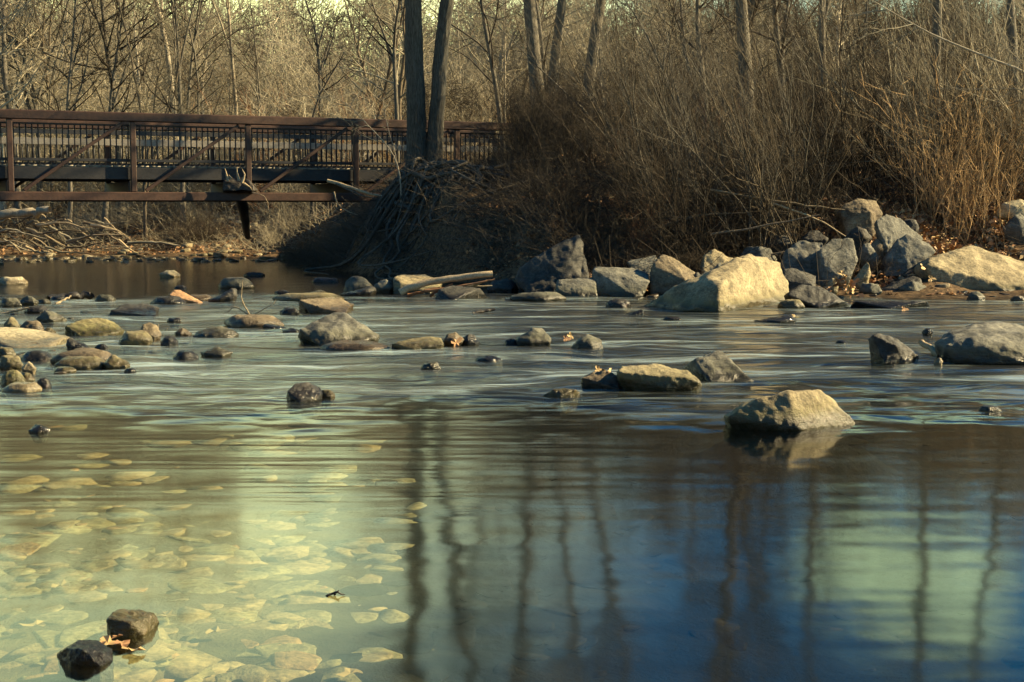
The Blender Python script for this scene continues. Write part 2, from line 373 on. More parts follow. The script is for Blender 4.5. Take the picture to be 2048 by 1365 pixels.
df = nt.nodes.new('ShaderNodeBsdfDiffuse'); df.inputs[0].default_value = (.60, .76, .78, 1)
dt = nt.nodes.new('ShaderNodeVectorMath'); dt.operation = 'DOT_PRODUCT'; nt.links.new(bp.outputs[0], dt.inputs[0]); nt.links.new(geo.outputs['Incoming'], dt.inputs[1])
fz = mth(nt, 'ADD', .025, mth(nt, 'MULTIPLY', .975, mth(nt, 'POWER', mth(nt, 'SUBTRACT', 1.0, mth(nt, 'ABSOLUTE', dt.outputs['Value']), clamp=True), 5.0)))
m1 = nt.nodes.new('ShaderNodeMixShader'); nf = noise_tex(nt, mapping(nt, wpos, (.42, 2.0, 1), (0, 0, .04)), 1.0, 4, .6, .8)
foam = mth(nt, 'MULTIPLY', rap, mth(nt, 'ADD', .02, mth(nt, 'MULTIPLY', maprange(nt, nf.outputs[0], .46, .74), .55)))
nt.links.new(foam, m1.inputs[0]); nt.links.new(tr.outputs[0], m1.inputs[1]); nt.links.new(df.outputs[0], m1.inputs[2])
m2 = nt.nodes.new('ShaderNodeMixShader'); nt.links.new(fz, m2.inputs[0]); nt.links.new(m1.outputs[0], m2.inputs[1]); nt.links.new(gl.outputs[0], m2.inputs[2])
nt.links.new(m2.outputs[0], out.inputs[0])
M_water = m
ys = np.geomspace(1.0, 60, 240); us = np.linspace(-1, 1, 150)
UX, YY = np.meshgrid(us, ys); XX = UX*(YY*.75 + 6)
ZZ = np.zeros_like(XX)
for j in range(XX.shape[0]):
    y = ys[j]; rp = float(smooth((y-11.2)/1.6)*smooth((28-y)/3))
    for i in range(XX.shape[1]):
        x = XX[j, i]
        ZZ[j, i] = rp*.035*MN.noise(Vector((x*.55, y*1.5, 3.1))) + rp*.012*MN.noise(Vector((x*1.3, y*4.0, 7.1)))
V = np.stack([XX, YY, ZZ], -1).reshape(-1, 3); ny, nx = XX.shape; idx = np.arange(ny*nx).reshape(ny, nx)
Q = np.stack([idx[:-1, :-1], idx[:-1, 1:], idx[1:, 1:], idx[1:, :-1]], -1).reshape(-1, 4)
water = link('water', quad_mesh('water', V, Q), mat=M_water); tag(water, kind='structure')

# ------------------------------------------------------------------ bridge
bx, by = 2.68/2.953, 1.24/2.953
AX = np.array([[bx, by, 0], [-by, bx, 0], [0, 0, 1]])     # along, across (away), up
B0 = np.array([-12.26, 35.0, 0.0]); LP = 2.953; BW = 4.0
def bp3(i, w, z): return B0 + AX[0]*LP*i + AX[1]*w + np.array([0, 0, z])
bridge = empty('footbridge', bp3(1.5, BW/2, 0)); BO = np.array(bridge.location)
tag(bridge, 'rusty brown steel truss footbridge with picket railings crossing the stream', 'bridge')
def beam(name, a, b_, wa, h, mat, up=(0, 0, 1), parent=bridge, O=None):
    O = BO if O is None else O
    a = np.array(a, float); b_ = np.array(b_, float); t = b_-a; L = np.linalg.norm(t); t = t/L
    s = np.cross(np.array(up, float), t); s /= np.linalg.norm(s); u = np.cross(t, s)
    bm = bmesh.new(); bmesh.ops.create_cube(bm, size=1)
    bmesh.ops.scale(bm, vec=(L, wa, h), verts=bm.verts)
    bmesh.ops.bevel(bm, geom=bm.edges, offset=min(wa, h)*.12, segments=1, affect='EDGES')
    A = np.array([t, s, u]); c = (a+b_)/2 - O
    for v in bm.verts: v.co = Vector(np.array(v.co) @ A + c)
    me = bpy.data.meshes.new(name); bm.to_mesh(me); bm.free()
    return link(name, me, parent, mat=mat)
i0, i1 = -2.0, 5.0
for w, nm in ((0, 'near'), (BW, 'far')):
    beam('top_chord', bp3(i0, w, 3.86), bp3(i1, w, 3.86), .20, .23, M_steel)
    beam('bottom_chord', bp3(i0, w, 1.87), bp3(i1, w, 1.87), .20, .23, M_steel)
    for i in range(-2, 6):
        beam('post', bp3(i, w, 1.985), bp3(i, w, 3.745), .14, .14, M_steel, up=AX[1])
        if i < 5:
            beam('diagonal', bp3(i + .10, w, 2.02), bp3(i + .92, w, 3.72), .085, .085, M_steel, up=AX[1])
    beam('stringer', bp3(i0, w + (.16 if w == 0 else -.16), 2.45), bp3(i1, w + (.16 if w == 0 else -.16), 2.45), .08, .30, M_steeld)
beam('side_plate', bp3(i0, BW-.14, 3.66), bp3(i1, BW-.14, 3.66), .03, .13, M_steeld)
for i in range(-2, 6):
    beam('floor_beam', bp3(i, .12, 2.12), bp3(i, BW-.12, 2.12), .20, .30, M_steeld)
beam('handrail', bp3(i0, BW-.20, 3.39), bp3(i1, BW-.20, 3.39), .05, .18, M_rail)
for w in (.13, BW-.13):
    beam('lower_rail', bp3(i0, w, 2.78), bp3(i1, w, 2.78), .05, .075, M_steeld)
beam('upper_rail', bp3(i0, .13, 3.66), bp3(i1, .13, 3.66), .05, .045, M_steeld)
# deck boards, each its own part
n = int((i1-i0)*LP/.30); bd = MB().box((0, 0, 0), .285, BW-.5, .05, AX).mesh('deck_board', False)
for k in range(n):
    o = link('deck_board', bd, bridge, Vector(bp3(i0, BW/2, 2.63) + AX[0]*(.15 + .30*k) - BO), M_rail)
pk = MB().box((0, 0, 0), .03, .03, .87, AX).mesh('picket', False)
pk2 = MB().box((0, 0, 0), .03, .03, .52, AX).mesh('picket', False)
n = int((i1-i0)*LP/.145)
for k in range(n):
    link('picket', pk, bridge, Vector(bp3(i0, .17, 3.24) + AX[0]*(.07+.145*k) - BO), M_steeld)
    link('picket', pk2, bridge, Vector(bp3(i0, BW-.17, 3.05) + AX[0]*(.07+.145*k) - BO), M_steeld)
# rail fence beyond the bridge end
fence = empty('rail_fence', bp3(5.1, 0, 0)); FO = np.array(fence.location)
tag(fence, 'low three-rail wooden fence seen through branches beyond the bridge end', 'fence')
fa = bp3(5.15, 0, 0); fd = np.array([.985, .17, 0])
for j in range(6):
    p = fa + fd*2.2*j; z0 = gz(p[0], p[1])
    beam('fence_post', p+[0, 0, z0-.3], p+[0, 0, 3.95], .11, .11, M_rail, up=AX[1], parent=fence, O=FO)
for z in (3.86, 3.58, 3.42):
    beam('fence_rail', fa+[0, -.08, z], fa+fd*11+[0, -.08, z], .04, .06, M_rail, parent=fence, O=FO)

# ------------------------------------------------------------------ trees
def make_tree(seed, H, r0, lean=(0, 0), nb=(26, 7, 5, 0), spread=.42, clear=.3, trunk_pts=None, forks=2, up=.05):
    """returns trunk mesh, crown mesh (origin at foot)"""
    g = np.random.default_rng(seed)
    T = MB(); Cc = MB()
    if trunk_pts is None:
        k = 14; P = polylines(np.zeros((1, 3)), np.array([[lean[0], lean[1], 1.]]), [H], k, .055, .02, g)
    else:
        P = resample(trunk_pts, 16)[None]; k = 16
        P = P + g.normal(0, r0*.10, P.shape)*np.linspace(0, 1, k)[None, :, None]
    t = np.linspace(0, 1, k); Rr = r0*(1 - .82*t**.9)[None]; Rr[0, 0] *= 1.35; Rr[0, 1] *= 1.05
    T.add(*tubes(P, Rr, 9))
    main = [(P[0], Rr[0])]
    for f in range(forks):
        i = int(g.integers(int(k*clear*.9), int(k*.75))); a = g.uniform(0, 2*PI)
        d = norm(np.array([math.cos(a)*spread*1.3, math.sin(a)*spread*1.3, 1.]) + (P[0, i]-P[0, i-1])/np.linalg.norm(P[0, i]-P[0, i-1]))
        PP = polylines(P[:, i], d[None], [H*(1-t[i])*g.uniform(.75, 1.0)], 9, .09, .04, g)
        RR = (Rr[0, i]*.72*(1-.85*np.linspace(0, 1, 9)))[None]; T.add(*tubes(PP, RR, 7)); main.append((PP[0], RR[0]))
    def spawn(parents, n, lmul, ang, k, sides, curl, up, tmin, target, rmul=.5, minr=.004):
        S = []; D = []; L = []; RA = []
        for P_, R_ in parents:
            kk = len(P_); seglen = np.linalg.norm(np.diff(P_, axis=0), axis=1).sum()
            for _ in range(n if isinstance(n, int) else int(n(seglen))):
                tt = g.uniform(tmin, 1.0)*(kk-1); i = min(int(tt), kk-2); fr_ = tt-i
                p = P_[i]*(1-fr_) + P_[i+1]*fr_; d = P_[i+1]-P_[i]; d = d/np.linalg.norm(d)
                q = g.normal(0, 1, 3); q -= d*q.dot(d); q /= np.linalg.norm(q)
                an = g.uniform(ang*.6, ang*1.3)
                S.append(p); D.append(d*math.cos(an) + q*math.sin(an)); L.append(seglen*lmul*g.uniform(.5, 1.2)*(1.15-.6*tt/(kk-1)))
                RA.append(max(minr, (R_[i]*(1-fr_)+R_[i+1]*fr_)*rmul))
        if not S: return []
        S = np.array(S); D = np.array(D); L = np.array(L); RA = np.array(RA)
        PP = polylines(S, D, L, k, curl, up, g); RR = RA[:, None]*(1-.8*np.linspace(0, 1, k))[None]
        target.add(*tubes(PP, RR, sides)); return [(PP[i], RR[i]) for i in range(len(PP))]
    l1 = spawn(main, nb[0], .40*spread/.42, 1.0, 7, 5, .13, up, clear, Cc, .48, .012)
    l2 = spawn(l1, nb[1], .52, .8, 5, 3, .16, up*.8, .15, Cc, .5, .007)
    l3 = spawn(l2, nb[2], .55, .75, 4, 3, .18, .03, .1, Cc, .5, .0045)
    if nb[3]: spawn(l3, nb[3], .6, .7, 3, 3, .2, .02, .1, Cc, .6, .0038)
    return T.mesh('trunk'), Cc.mesh('crown')
def place_tree(name, tm, cm, loc, rz, s, bark, twig, label, group=None, cat='tree', thing=None):
    t = empty(name, loc); t.rotation_euler = (0, 0, rz); t.scale = (s, s, s)
    for nm, me, mt in (('trunk', tm, bark), ('crown', cm, twig)):
        o = link(nm, me, t)
        if len(me.materials) == 0: me.materials.append(mt)
        o.material_slots[0].link = 'OBJECT'; o.material_slots[0].material = mt
    tag(t, label, cat, group); return t
protos = [make_tree(100+i, H, r, nb=nb) for i, (H, r, nb) in enumerate([
    (15, .17, (19, 7, 4, 0)), (13, .14, (20, 7, 4, 0)), (16, .20, (21, 7, 4, 0)), (11, .10, (19, 7, 4, 0)),
    (12, .12, (20, 7, 5, 0)), (14, .16, (22, 7, 5, 0)), (9, .07, (18, 6, 5, 0)), (8, .06, (18, 6, 5, 0))])]
# hero trees: trunk centre line in the photograph, distance, trunk width
def hero(name, pts, Y, wpx, label, bark, twig, top=None, seed=0, nb=(15, 6, 4, 0), clear=.3, forks=2, lean=None, foot=None, spread=.42):
    W = [at(x, y, Y) for x, y in pts]
    base = W[0].copy(); g0 = gz(base.x, base.y); base.z = g0 - .1
    P = [Vector((W[0].x, W[0].y, g0 - .1))] + [p for p in W if p.z > g0 + .2]
    if top is not None:
        d = (P[-1]-P[-2]).normalized() if lean is None else Vector(lean).normalized(); P.append(P[-1] + d*(top-P[-1].z)/max(d.z, .3))
    pts3 = [tuple(p - base) for p in P]
    Ht = pts3[-1][2]
    tm, cm = make_tree(seed, Ht, wpx*mpp(Y)/2, trunk_pts=pts3, nb=nb, clear=clear, forks=forks, spread=spread)
    return place_tree(name, tm, cm, base, 0, 1, bark, twig, label)
hero('bare_tree', [(238, 232), (228, 190), (216, 130), (213, 80), (205, 20)], 52, 15, 'dark forked tree leaning left above the left end of the bridge', M_bark, M_twigd, 13, 1, clear=.35, forks=4, spread=.5)
hero('bare_tree', [(285, 225), (272, 170), (262, 110), (250, 50), (235, 0)], 50, 8, 'slim pale-lit tree curving up beside the dark forked tree', M_bark2, M_twig, 10, 2, clear=.2, forks=3)
hero('bare_tree', [(350, 230), (342, 160), (330, 70), (312, 0)], 56, 17, 'stout pale-barked tree with a bright patch high on its trunk', M_pale, M_twig, 15, 3, clear=.5)
hero('bare_tree', [(362, 230), (358, 150), (355, 60), (350, 0)], 51, 12, 'dark straight tree right beside the stout pale-barked one', M_bark, M_twigd, 13, 4, clear=.25, forks=4, spread=.35)
hero('bare_tree', [(374, 230), (380, 140), (392, 60), (400, 0)], 53, 10, 'dark slim tree forking right off the straight dark one', M_bark, M_twigd, 12, 5, clear=.2, forks=3)
hero('bare_tree', [(474, 235), (468, 170), (462, 90), (456, 0)], 58, 11, 'straight tree with sunlit orange right edge above the bridge middle', M_pale, M_twig, 14, 6, clear=.5)
hero('bare_tree', [(405, 230), (402, 180), (412, 120), (430, 40)], 62, 9, 'yellowish slim trunk left of the vine-covered reddish stems', M_pale, M_twig, 10, 7, clear=.4)
hero('bare_tree', [(640, 236), (640, 140), (632, 60), (612, 0)], 55, 13, 'Y-forked tree standing against the bright sky gap', M_bark, M_twigd, 10, 8, clear=.45, forks=3, spread=.3, nb=(14, 5, 4, 0))
hero('bare_tree', [(622, 238), (638, 190), (662, 150), (688, 108)], 50, 9, 'dark dead leaning stem slanting right behind the bridge rail', M_darkwood, M_twigd, None, 9, clear=.5, forks=0, nb=(6, 4, 3, 0))
hero('bare_tree', [(795, 240), (790, 150), (785, 70), (800, 0)], 48, 11, 'slender tree just left of the twin trunks', M_bark, M_twigd, 12, 10, clear=.4)
hero('bare_tree', [(75, 230), (62, 150), (38, 90), (8, 35)], 54, 14, 'dark tree bending left near the far left edge', M_bark, M_twigd, 13, 11, clear=.25, forks=4, spread=.5)
hero('bare_tree', [(100, 230), (95, 150), (85, 80), (65, 0)], 55, 11, 'upright tree with pale arching branches above the left rail', M_bark2, M_twig, 13, 12, clear=.2, forks=3, spread=.6)
hero('bare_tree', [(1010, 330), (992, 160), (975, 90), (962, 0)], 46, 12, 'grey knotty tree between the twin trunks and the leaning trio', M_bark, M_twigd, 13, 13, clear=.25, forks=3, spread=.6)
hero('bare_tree', [(1082, 330), (1078, 200), (1066, 100), (1058, 0)], 43, 34, 'thick dark trunk, left of the trio behind the bank', M_bark, M_twigd, 17, 14, clear=.45, forks=3)
hero('bare_tree', [(1092, 330), (1100, 200), (1112, 100), (1124, 0)], 45, 26, 'sunlit-edged trunk in the middle of the trio behind the bank', M_bark, M_twig, 17, 15, clear=.5, forks=3)
hero('bare_tree', [(1170, 330), (1172, 200), (1186, 90), (1202, 0)], 42, 28, 'trunk leaning right, rightmost of the trio behind the bank', M_bark, M_twigd, 17, 16, clear=.5, forks=3)
hero('bare_tree', [(1498, 380), (1495, 200), (1490, 100), (1482, 0)], 40, 34, 'broad dim trunk rising through the brush mid bank', M_bark, M_twigd, 17, 17, clear=.45, forks=2)
hero('bare_tree', [(1655, 380), (1650, 200), (1640, 100), (1645, 0)], 37, 20, 'slim dark trunk behind the brush above the grey blocks', M_bark, M_twigd, 14, 18, clear=.4, forks=2)
hero('bare_tree', [(1868, 380), (1868, 200), (1872, 100), (1875, 0)], 36, 24, 'dark trunk hidden behind golden stems near the right bank', M_bark, M_twigd, 16, 19, clear=.4, forks=2)
hero('bare_tree', [(2032, 380), (2030, 200), (2028, 100), (2020, 0)], 35, 24, 'trunk at the right edge of the wood above the sloping slab', M_bark, M_twigd, 16, 20, clear=.4, forks=2)
hero('bare_tree', [(1385, 345), (1350, 200), (1325, 140), (1290, 60), (1250, 0)], 33, 11, 'dark crooked sapling forking in front of the brush', M_bark, M_twigd, 6.5, 21, clear=.35, forks=3, nb=(9, 4, 3, 0))
hero('bare_tree', [(2200, 420), (2100, 160), (2000, 125), (1880, 80), (1740, 0)], 31, 10, 'long pale limb arching in from the right edge', M_pale, M_twig, None, 22, clear=.3, forks=1, nb=(12, 5, 4, 0))
hero('sapling', [(802, 355), (790, 310), (770, 285), (730, 245), (690, 200), (655, 190)], 34.5, 4, 'thin bright sapling bending left over the bridge rail', M_pale, M_twig, None, 23, clear=.3, forks=1, nb=(8, 3, 2, 0))

MARKS = [(-200, 'beyond the left frame edge'), (60, 'over the leftmost bridge post'), (150, 'over the left bridge panel'), (270, 'over the second bridge post'), (390, 'over the bridge panel left of the stump'),
 (490, 'above the stump on the bridge'), (610, 'in the bright sky gap'), (715, 'above the last bridge panel'), (800, 'just left of the twin trunks'), (930, 'just right of the twin trunks'), (1000, 'between twin trunks and the trunk trio'),
 (1065, 'by the thick left trunk of the trio'), (1130, 'among the trunk trio'), (1200, 'by the right-leaning trunk of the trio'), (1280, 'above the blue-grey block'), (1350, 'around the crooked forking sapling'), (1440, 'above the splintered rock'),
 (1520, 'above the biggest boulder'), (1600, 'above the rough grey block'), (1680, 'above the upright grey block'), (1760, 'above the tilted grey slab'), (1850, 'above the orange-brown leaf bank'), (1930, 'behind the golden weed clump'), (2010, 'above the sloping slab'), (2090, 'at the right frame edge')]
def where(x, Y): px = 1024 + F*x/Y; return min(MARKS, key=lambda m_: abs(m_[0]-px))[1]
# far wood
gx = random.Random(77); cnt = 0
def gap(u): return math.exp(-((u + .135)/.05)**2)
for row, (Y0, Y1, n) in enumerate([(50, 62, 34), (62, 80, 42), (80, 105, 48), (105, 140, 46)]):
    for k in range(n):
        u = -.46 + .92*(k + gx.random())/n; Y = gx.uniform(Y0, Y1); x = u*Y
        if u > 0.0 and Y < 56: Y += 8
        g_ = gap(u)
        if g_ > .6 and gx.random() < .15: continue
        i = gx.randrange(8); s = gx.uniform(.75, 1.05)*(1 - .52*g_)
        if u < -.2: s *= 1.0
        s *= (1.0 if Y < 80 else .85)*(1 if u < .05 else .75)
        bark, twig = gx.choice([(M_bark, M_twigd), (M_bark2, M_twig), (M_pale, M_twigl), (M_bark, M_twig)])
        place_tree('bare_tree', *protos[i], (x, Y, gz(x, Y)-.1), gx.uniform(0, 6.28), s, bark, twig,
            ('front leafless tree ', 'second-rank leafless tree ', 'distant leafless tree ', 'farthest faint leafless tree ')[row] + where(x, Y),
            'trees of the far wood' if row else 'trees at the edge of the wood')
        cnt += 1
# right bank trees behind the brush, taller
for k in range(9):
    x = gx.uniform(1.5, 24); Y = gx.uniform(34, 45)
    if abs(x/Y*F + 1024 - 1750) < 70 or Y < 39 or abs(Y - 36 - .21*(x+2)) < 2.5: continue
    place_tree('bare_tree', *protos[gx.choice([0, 1, 2, 5])], (x, Y, gz(x, Y)-.1), gx.uniform(0, 6.28), gx.uniform(.85, 1.15), M_bark, M_twigd,
        'leafless tree rising behind the brush ' + where(x, Y), 'trees on the right bank')

# ------------------------------------------------------------------ shrubs
def make_shrub(seed, H, stems, lean=(0, 0), spread=.5, nb=(7, 4), r=.012, curl=.13, up=.02):
    g = np.random.default_rng(seed); mb = MB()
    S = np.c_[g.normal(0, .22, stems), g.normal(0, .22, stems), np.full(stems, -.05)]
    D = np.c_[g.normal(lean[0], spread, stems), g.normal(lean[1], spread, stems), np.ones(stems)]
    L = H*g.uniform(.5, 1.1, stems); RA = r*g.uniform(.6, 1.5, stems)
    k = 8; P = polylines(S, D, L, k, curl, up, g); RR = RA[:, None]*(1-.8*np.linspace(0, 1, k))[None]; mb.add(*tubes(P, RR, 4))
    for n, lm, kk, an in ((nb[0], .35, 5, .6), (nb[1], .5, 4, .7)):
        M_ = len(P); kp = P.shape[1]; pi = np.repeat(np.arange(M_), n); tt = g.uniform(.15, .98, len(pi))*(kp-1); ii = tt.astype(int).clip(0, kp-2); fr_ = (tt-ii)[:, None]
        S = P[pi, ii]*(1-fr_) + P[pi, ii+1]*fr_; d = norm(P[pi, ii+1]-P[pi, ii]); D = d + g.normal(0, an*.75, d.shape)
        Lp = np.linalg.norm(np.diff(P, axis=1), axis=2).sum(1)[pi]; L = Lp*lm*g.uniform(.4, 1.2, len(pi)); RA = np.maximum(RR[pi, ii]*.6, .0035)
        P = polylines(S, D, L, kk, curl*1.3, .02, g); RR = RA[:, None]*(1-.7*np.linspace(0, 1, kk))[None]; mb.add(*tubes(P, RR, 3))
    return mb.mesh('shrub')
sh_lean = [make_shrub(300+i, H, st, (-.5, -.1), .5, (9, 5), .013) for i, (H, st) in enumerate([(5.0, 16), (4.2, 18), (5.8, 14), (3.4, 20), (4.6, 16)])]
sh_up = [make_shrub(320+i, H, st, (-.05, 0), .4, (8, 4), .011) for i, (H, st) in enumerate([(3.2, 22), (2.6, 24), (4.0, 18), (2.0, 24)])]
sh_low = [make_shrub(340+i, H, st, (0, 0), 1.1, (8, 3), .007, .15, -.04) for i, (H, st) in enumerate([(1.3, 40), (1.0, 44), (1.6, 36)])]
sh_tan = [make_shrub(380+i, H, st, (-.25, -.1), .95, (9, 5), .012, .16, -.01) for i, (H, st) in enumerate([(3.4, 13), (2.6, 15)])]
def put(name, me, x, y, rz, s, mat, label, group, cat='shrub', dz=0):
    o = link(name, me, None, (x, y, gz(x, y)-.03+dz)); o.rotation_euler = (0, 0, rz); o.scale = (s, s, s)
    if len(me.materials) == 0: me.materials.append(mat)
    o.material_slots[0].link = 'OBJECT'; o.material_slots[0].material = mat
    tag(o, label, cat, group); return o
for k in range(104):     # right bank, arching to the left
    u = gx.uniform(.01, .42); Y = gx.uniform(28.5, 42); x = u*Y
    if u < .09 and gx.random() < .7: continue
    if x < 12 and abs(Y - 36 - .21*(x+2)) < 1.6: continue
    if u > .22 and Y < 32.5: continue
    mt = gx.choice([M_twigd, M_twigd, M_twigm]) if u < .25 else gx.choice([M_twigm, M_twigd, M_twigm, M_twig])
    put('shrub', gx.choice(sh_lean if gx.random() < .55 else (sh_up if gx.random() < .4 else sh_tan)), x, Y, gx.uniform(-.5, .5), gx.uniform(.7, 1.1)*(1 if u > .12 else .7), mt,
        ('nearer ' if Y < 34 else 'farther ') + ('pale ' if mt is not M_twigd else 'dark ') + 'bare shrub arching left ' + where(x, Y), 'brush on the right bank')
sh_tall = [make_shrub(400+i, H, st, (-.38, -.05), .30, (7, 4), .020, .075, .01) for i, (H, st) in enumerate([(6.0, 10), (5.4, 11), (6.6, 9)])]
for k in range(34):
    u = .07 + .35*(k + gx.random())/34; Y = gx.uniform(28.8 if u < .22 else 32, 37); x = u*Y
    mt = gx.choice([M_bark, M_twigd, M_twigm] if u < .27 else [M_twigm, M_twig, M_twigl]); sz = gx.uniform(.75, 1.1)
    put('shrub', gx.choice(sh_tall), x, Y, gx.uniform(-.6, .6), sz, mt,
        {M_bark: 'grey ', M_twigd: 'dark ', M_twigm: 'brown ', M_twig: 'tan ', M_twigl: 'pale '}[mt] + ('very tall' if sz > .93 else 'tall') + ' sparse shrub of leaning stems ' + where(x, Y), 'tall shrubs on the right bank')
for k in range(26):
    u = gx.uniform(.0, .07); Y = gx.uniform(33, 42); x = u*Y
    if x > -2.6 and x < -1.6 and Y < 38: continue
    put('shrub', gx.choice(sh_up), x, Y, gx.uniform(0, 6.3), gx.uniform(.5, .9), M_twigd, 'dark bare bush on the bank top ' + where(x, Y), 'bushes behind the twin trunks')
for k in range(76):    # understorey of the wood
    u = gx.uniform(-.44, .42); Y = gx.choice([gx.uniform(49, 62), gx.uniform(55, 85)]); x = u*Y
    put('shrub', gx.choice(sh_up + sh_lean[:2]), x, Y, gx.uniform(0, 6.3), gx.uniform(.7, 1.4), gx.choice([M_twig, M_twigd, M_twigl, M_straw] if u < .05 else [M_twig, M_twigd]),
        ('bare bush at the foot of the wood ' if Y < 58 else 'bare bush deep in the wood ') + where(x, Y), 'bushes of the far wood')
for k in range(30):    # low brush on the far left bank
    x = gx.uniform(-21, -6.5); Y = np.interp(x, SHX, SHY) + gx.uniform(2.6, 6.5)
    put('shrub', gx.choice(sh_low), x, Y, gx.uniform(0, 6.3), gx.uniform(.7, 1.1), (M_twigd, M_twig)[k % 2], ('pale' if k % 2 else 'brown') + ' low tangled bush on the far shore ' + where(x, Y).replace('over', 'under').replace('above', 'under'), 'low brush under the bridge')
for k in range(16):
    x = gx.uniform(-6.3, -2.6); Y = np.interp(x, SHX, SHY) + gx.uniform(.5, 3)
    put('shrub', gx.choice(sh_low), x, Y, gx.uniform(0, 6.3), gx.uniform(.4, .7), M_root, 'dark rootlet tangle on the left flank of the root bank', 'rootlet tangles on the root bank')
for k in range(30):    # low brush on the right bank
    u = gx.uniform(.03, .26); Y = gx.uniform(27.2, 33); x = u*Y
    put('shrub', gx.choice(sh_low), x, Y, gx.uniform(0, 6.3), gx.uniform(.6, 1.0), gx.choice([M_twigd, M_twigd, M_twigm]), 'low tangled bush at the bank foot ' + where(x, Y), 'low brush on the right bank')
for (px, py, s, lab) in [(520, 235, 1.25, 'tall russet vine-wrapped stems behind the bridge middle'), (545, 240, 1.0, 'shorter russet bush beside the tall vine-wrapped stems'),
                    (700, 235, .9, 'russet bush behind the rail near the leaning dead stem')]:
    p = at(px, py, 54); o = put('shrub', sh_up[2], p.x, 54, .3, s, M_twigr, lab, None)
for (px, s, lab) in [(1215, .5, 'small russet bush right of the leaning trunk'), (1445, .8, 'russet bush deep in the brush mid bank')]:
    p = at(px, 300, 41); put('shrub', sh_up[0], p.x, 41, .3, s, M_twigr, lab, None)
def thicket(n, w, d, top, seed, r):
    g = np.random.default_rng(seed); X = g.uniform(-w/2, w/2, n); Y = g.uniform(-d/2, d/2, n)
    Z = top*(.35 + .65*np.sin(X*.6+seed)*np.sin(X*.23+2*seed)*.5+.33).clip(.3, 1)*g.random(n)**1.15
    D = np.c_[g.normal(0, .8, n), g.normal(0, .5, n), np.abs(g.normal(.6, .7, n))]
    P = polylines(np.c_[X, Y, Z], D, g.uniform(.7, 2.8, n), 4, .28, .02, g); RR = (r*g.uniform(.4, 1.5, n))[:, None]*(1-.7*np.linspace(0, 1, 4))[None]
    return quad_mesh('far_wood', *tubes(P, RR, 3))
TK = [thicket(11000, 22, 8, 9, s_, .0135) for s_ in (1, 2)] + [thicket(12000, 30, 10, 13, 3, .021)]
for k in range(34):
    row = 0 if k < 8 else (1 if k < 20 else 2)
    Y = (60, 78, 110)[row] + gx.uniform(-4, 6); nrow = (8, 12, 14)[row]; kk = (k, k-8, k-20)[row]
    u = -.44 + .9*(kk+.5)/nrow; x = u*Y
    o = link('far_wood', TK[2] if row == 2 else gx.choice(TK[:2]), None, (x, Y, gz(x, Y)-.2)); o.rotation_euler = (0, 0, gx.choice([0, PI]) + gx.uniform(-.15, .15))
    sc_ = (.65, 1.15, 1.45)[row]*(1 - .9*gap(u))*(1 if u < .03 else .93); o.scale = (1, 1, sc_)
    if len(o.data.materials) == 0: o.data.materials.append(M_twig)
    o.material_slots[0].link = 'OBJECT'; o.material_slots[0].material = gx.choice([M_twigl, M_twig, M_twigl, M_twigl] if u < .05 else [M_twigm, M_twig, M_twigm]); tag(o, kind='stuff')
# reddish tuft at mound behind bridge end, golden grass clumps on the right
tuft = make_shrub(360, 1.6, 60, (0, 0), .35, (3, 2), .006, .06, -.02)
for px, py, s, lab in [(790, 345, 1.0, 'russet grass tuft left of the twin trunks'), (905, 350, .7, 'tan grass tuft right of the twin trunks'),
                  (1890, 440, 1.9, 'tall golden weed clump over the leaf pile'), (1935, 470, 1.5, 'straw-coloured weed clump behind the sloping slab'), (1990, 420, 1.6, 'curling golden grass clump at the right edge'),
                  (1290, 500, .7, 'pale weed stalks behind the blocky grey slab')]:
    p = onland(px, py); put('grass_clump', tuft, p.x, p.y, 0.4, s, M_straw if px > 1500 or px == 905 else M_twigr, lab, None, 'grass clump')

# ------------------------------------------------------------------ twin tree with roots on the mound
TY = 36.0; base = at(848, 352, TY); base.z = gz(base.x, TY)
twin = empty('twin_tree', base)
tag(twin, 'tall twin-trunked grey tree with bare roots spilling down the dark bank', 'tree')
def trunk_from(pts, wpx, topz, lean, seed, w2=.7):
    W = [at(x, y, TY) for x, y in pts]; W[0].z = min(W[0].z, base.z - .1)
    n = Vector(lean).normalized(); W.append(W[-1] + n*(topz-W[-1].z)/n.z)
    P = resample([tuple(p-base) for p in W], 26); g = np.random.default_rng(seed)
    P[4:-1] += np.cumsum(g.normal(0, .018, (21, 3)), 0)*[1, 1, 0]
    r = wpx*mpp(TY)/2; t = np.linspace(0, 1, 26); Rr = r*(1-w2*t); kk = 40; nf_ = 110
    tf = np.linspace(0, 1, nf_); Pf = np.stack([np.interp(tf, t, P[:, j]) for j in range(3)], 1); Pf[1:-1] = (Pf[:-2]+Pf[1:-1]*2+Pf[2:])/4; Rf = np.interp(tf, t, Rr)*(1 + .55*np.exp(-tf*Pf[-1, 2]/.28))
    V_, Q_ = tubes(Pf[None], Rf[None], kk); VV = V_.reshape(nf_, kk, 3)
    for i_ in range(nf_):
        for j_ in range(kk):
            an = 2*PI*j_/kk; q_ = Vector((math.cos(an)*2.6, math.sin(an)*2.6, Pf[i_, 2]*.9 + seed*9)); 
            f_ = 1 + .10*(abs(MN.noise(q_*1.7))*2 - .5) + .05*MN.noise(q_*4) + .16*math.exp(-Pf[i_, 2]/.5)*math.sin(an*4 + seed)
            VV[i_, j_] = Pf[i_] + (VV[i_, j_]-Pf[i_])*f_
    V_ = VV.reshape(-1, 3)
    return P, Rr, quad_mesh('trunk', V_, Q_)
Pa, Ra, ma = trunk_from([(835, 362), (833, 250), (830, 120), (828, 0)], 41, 17, (.0, 0, 1), 1)
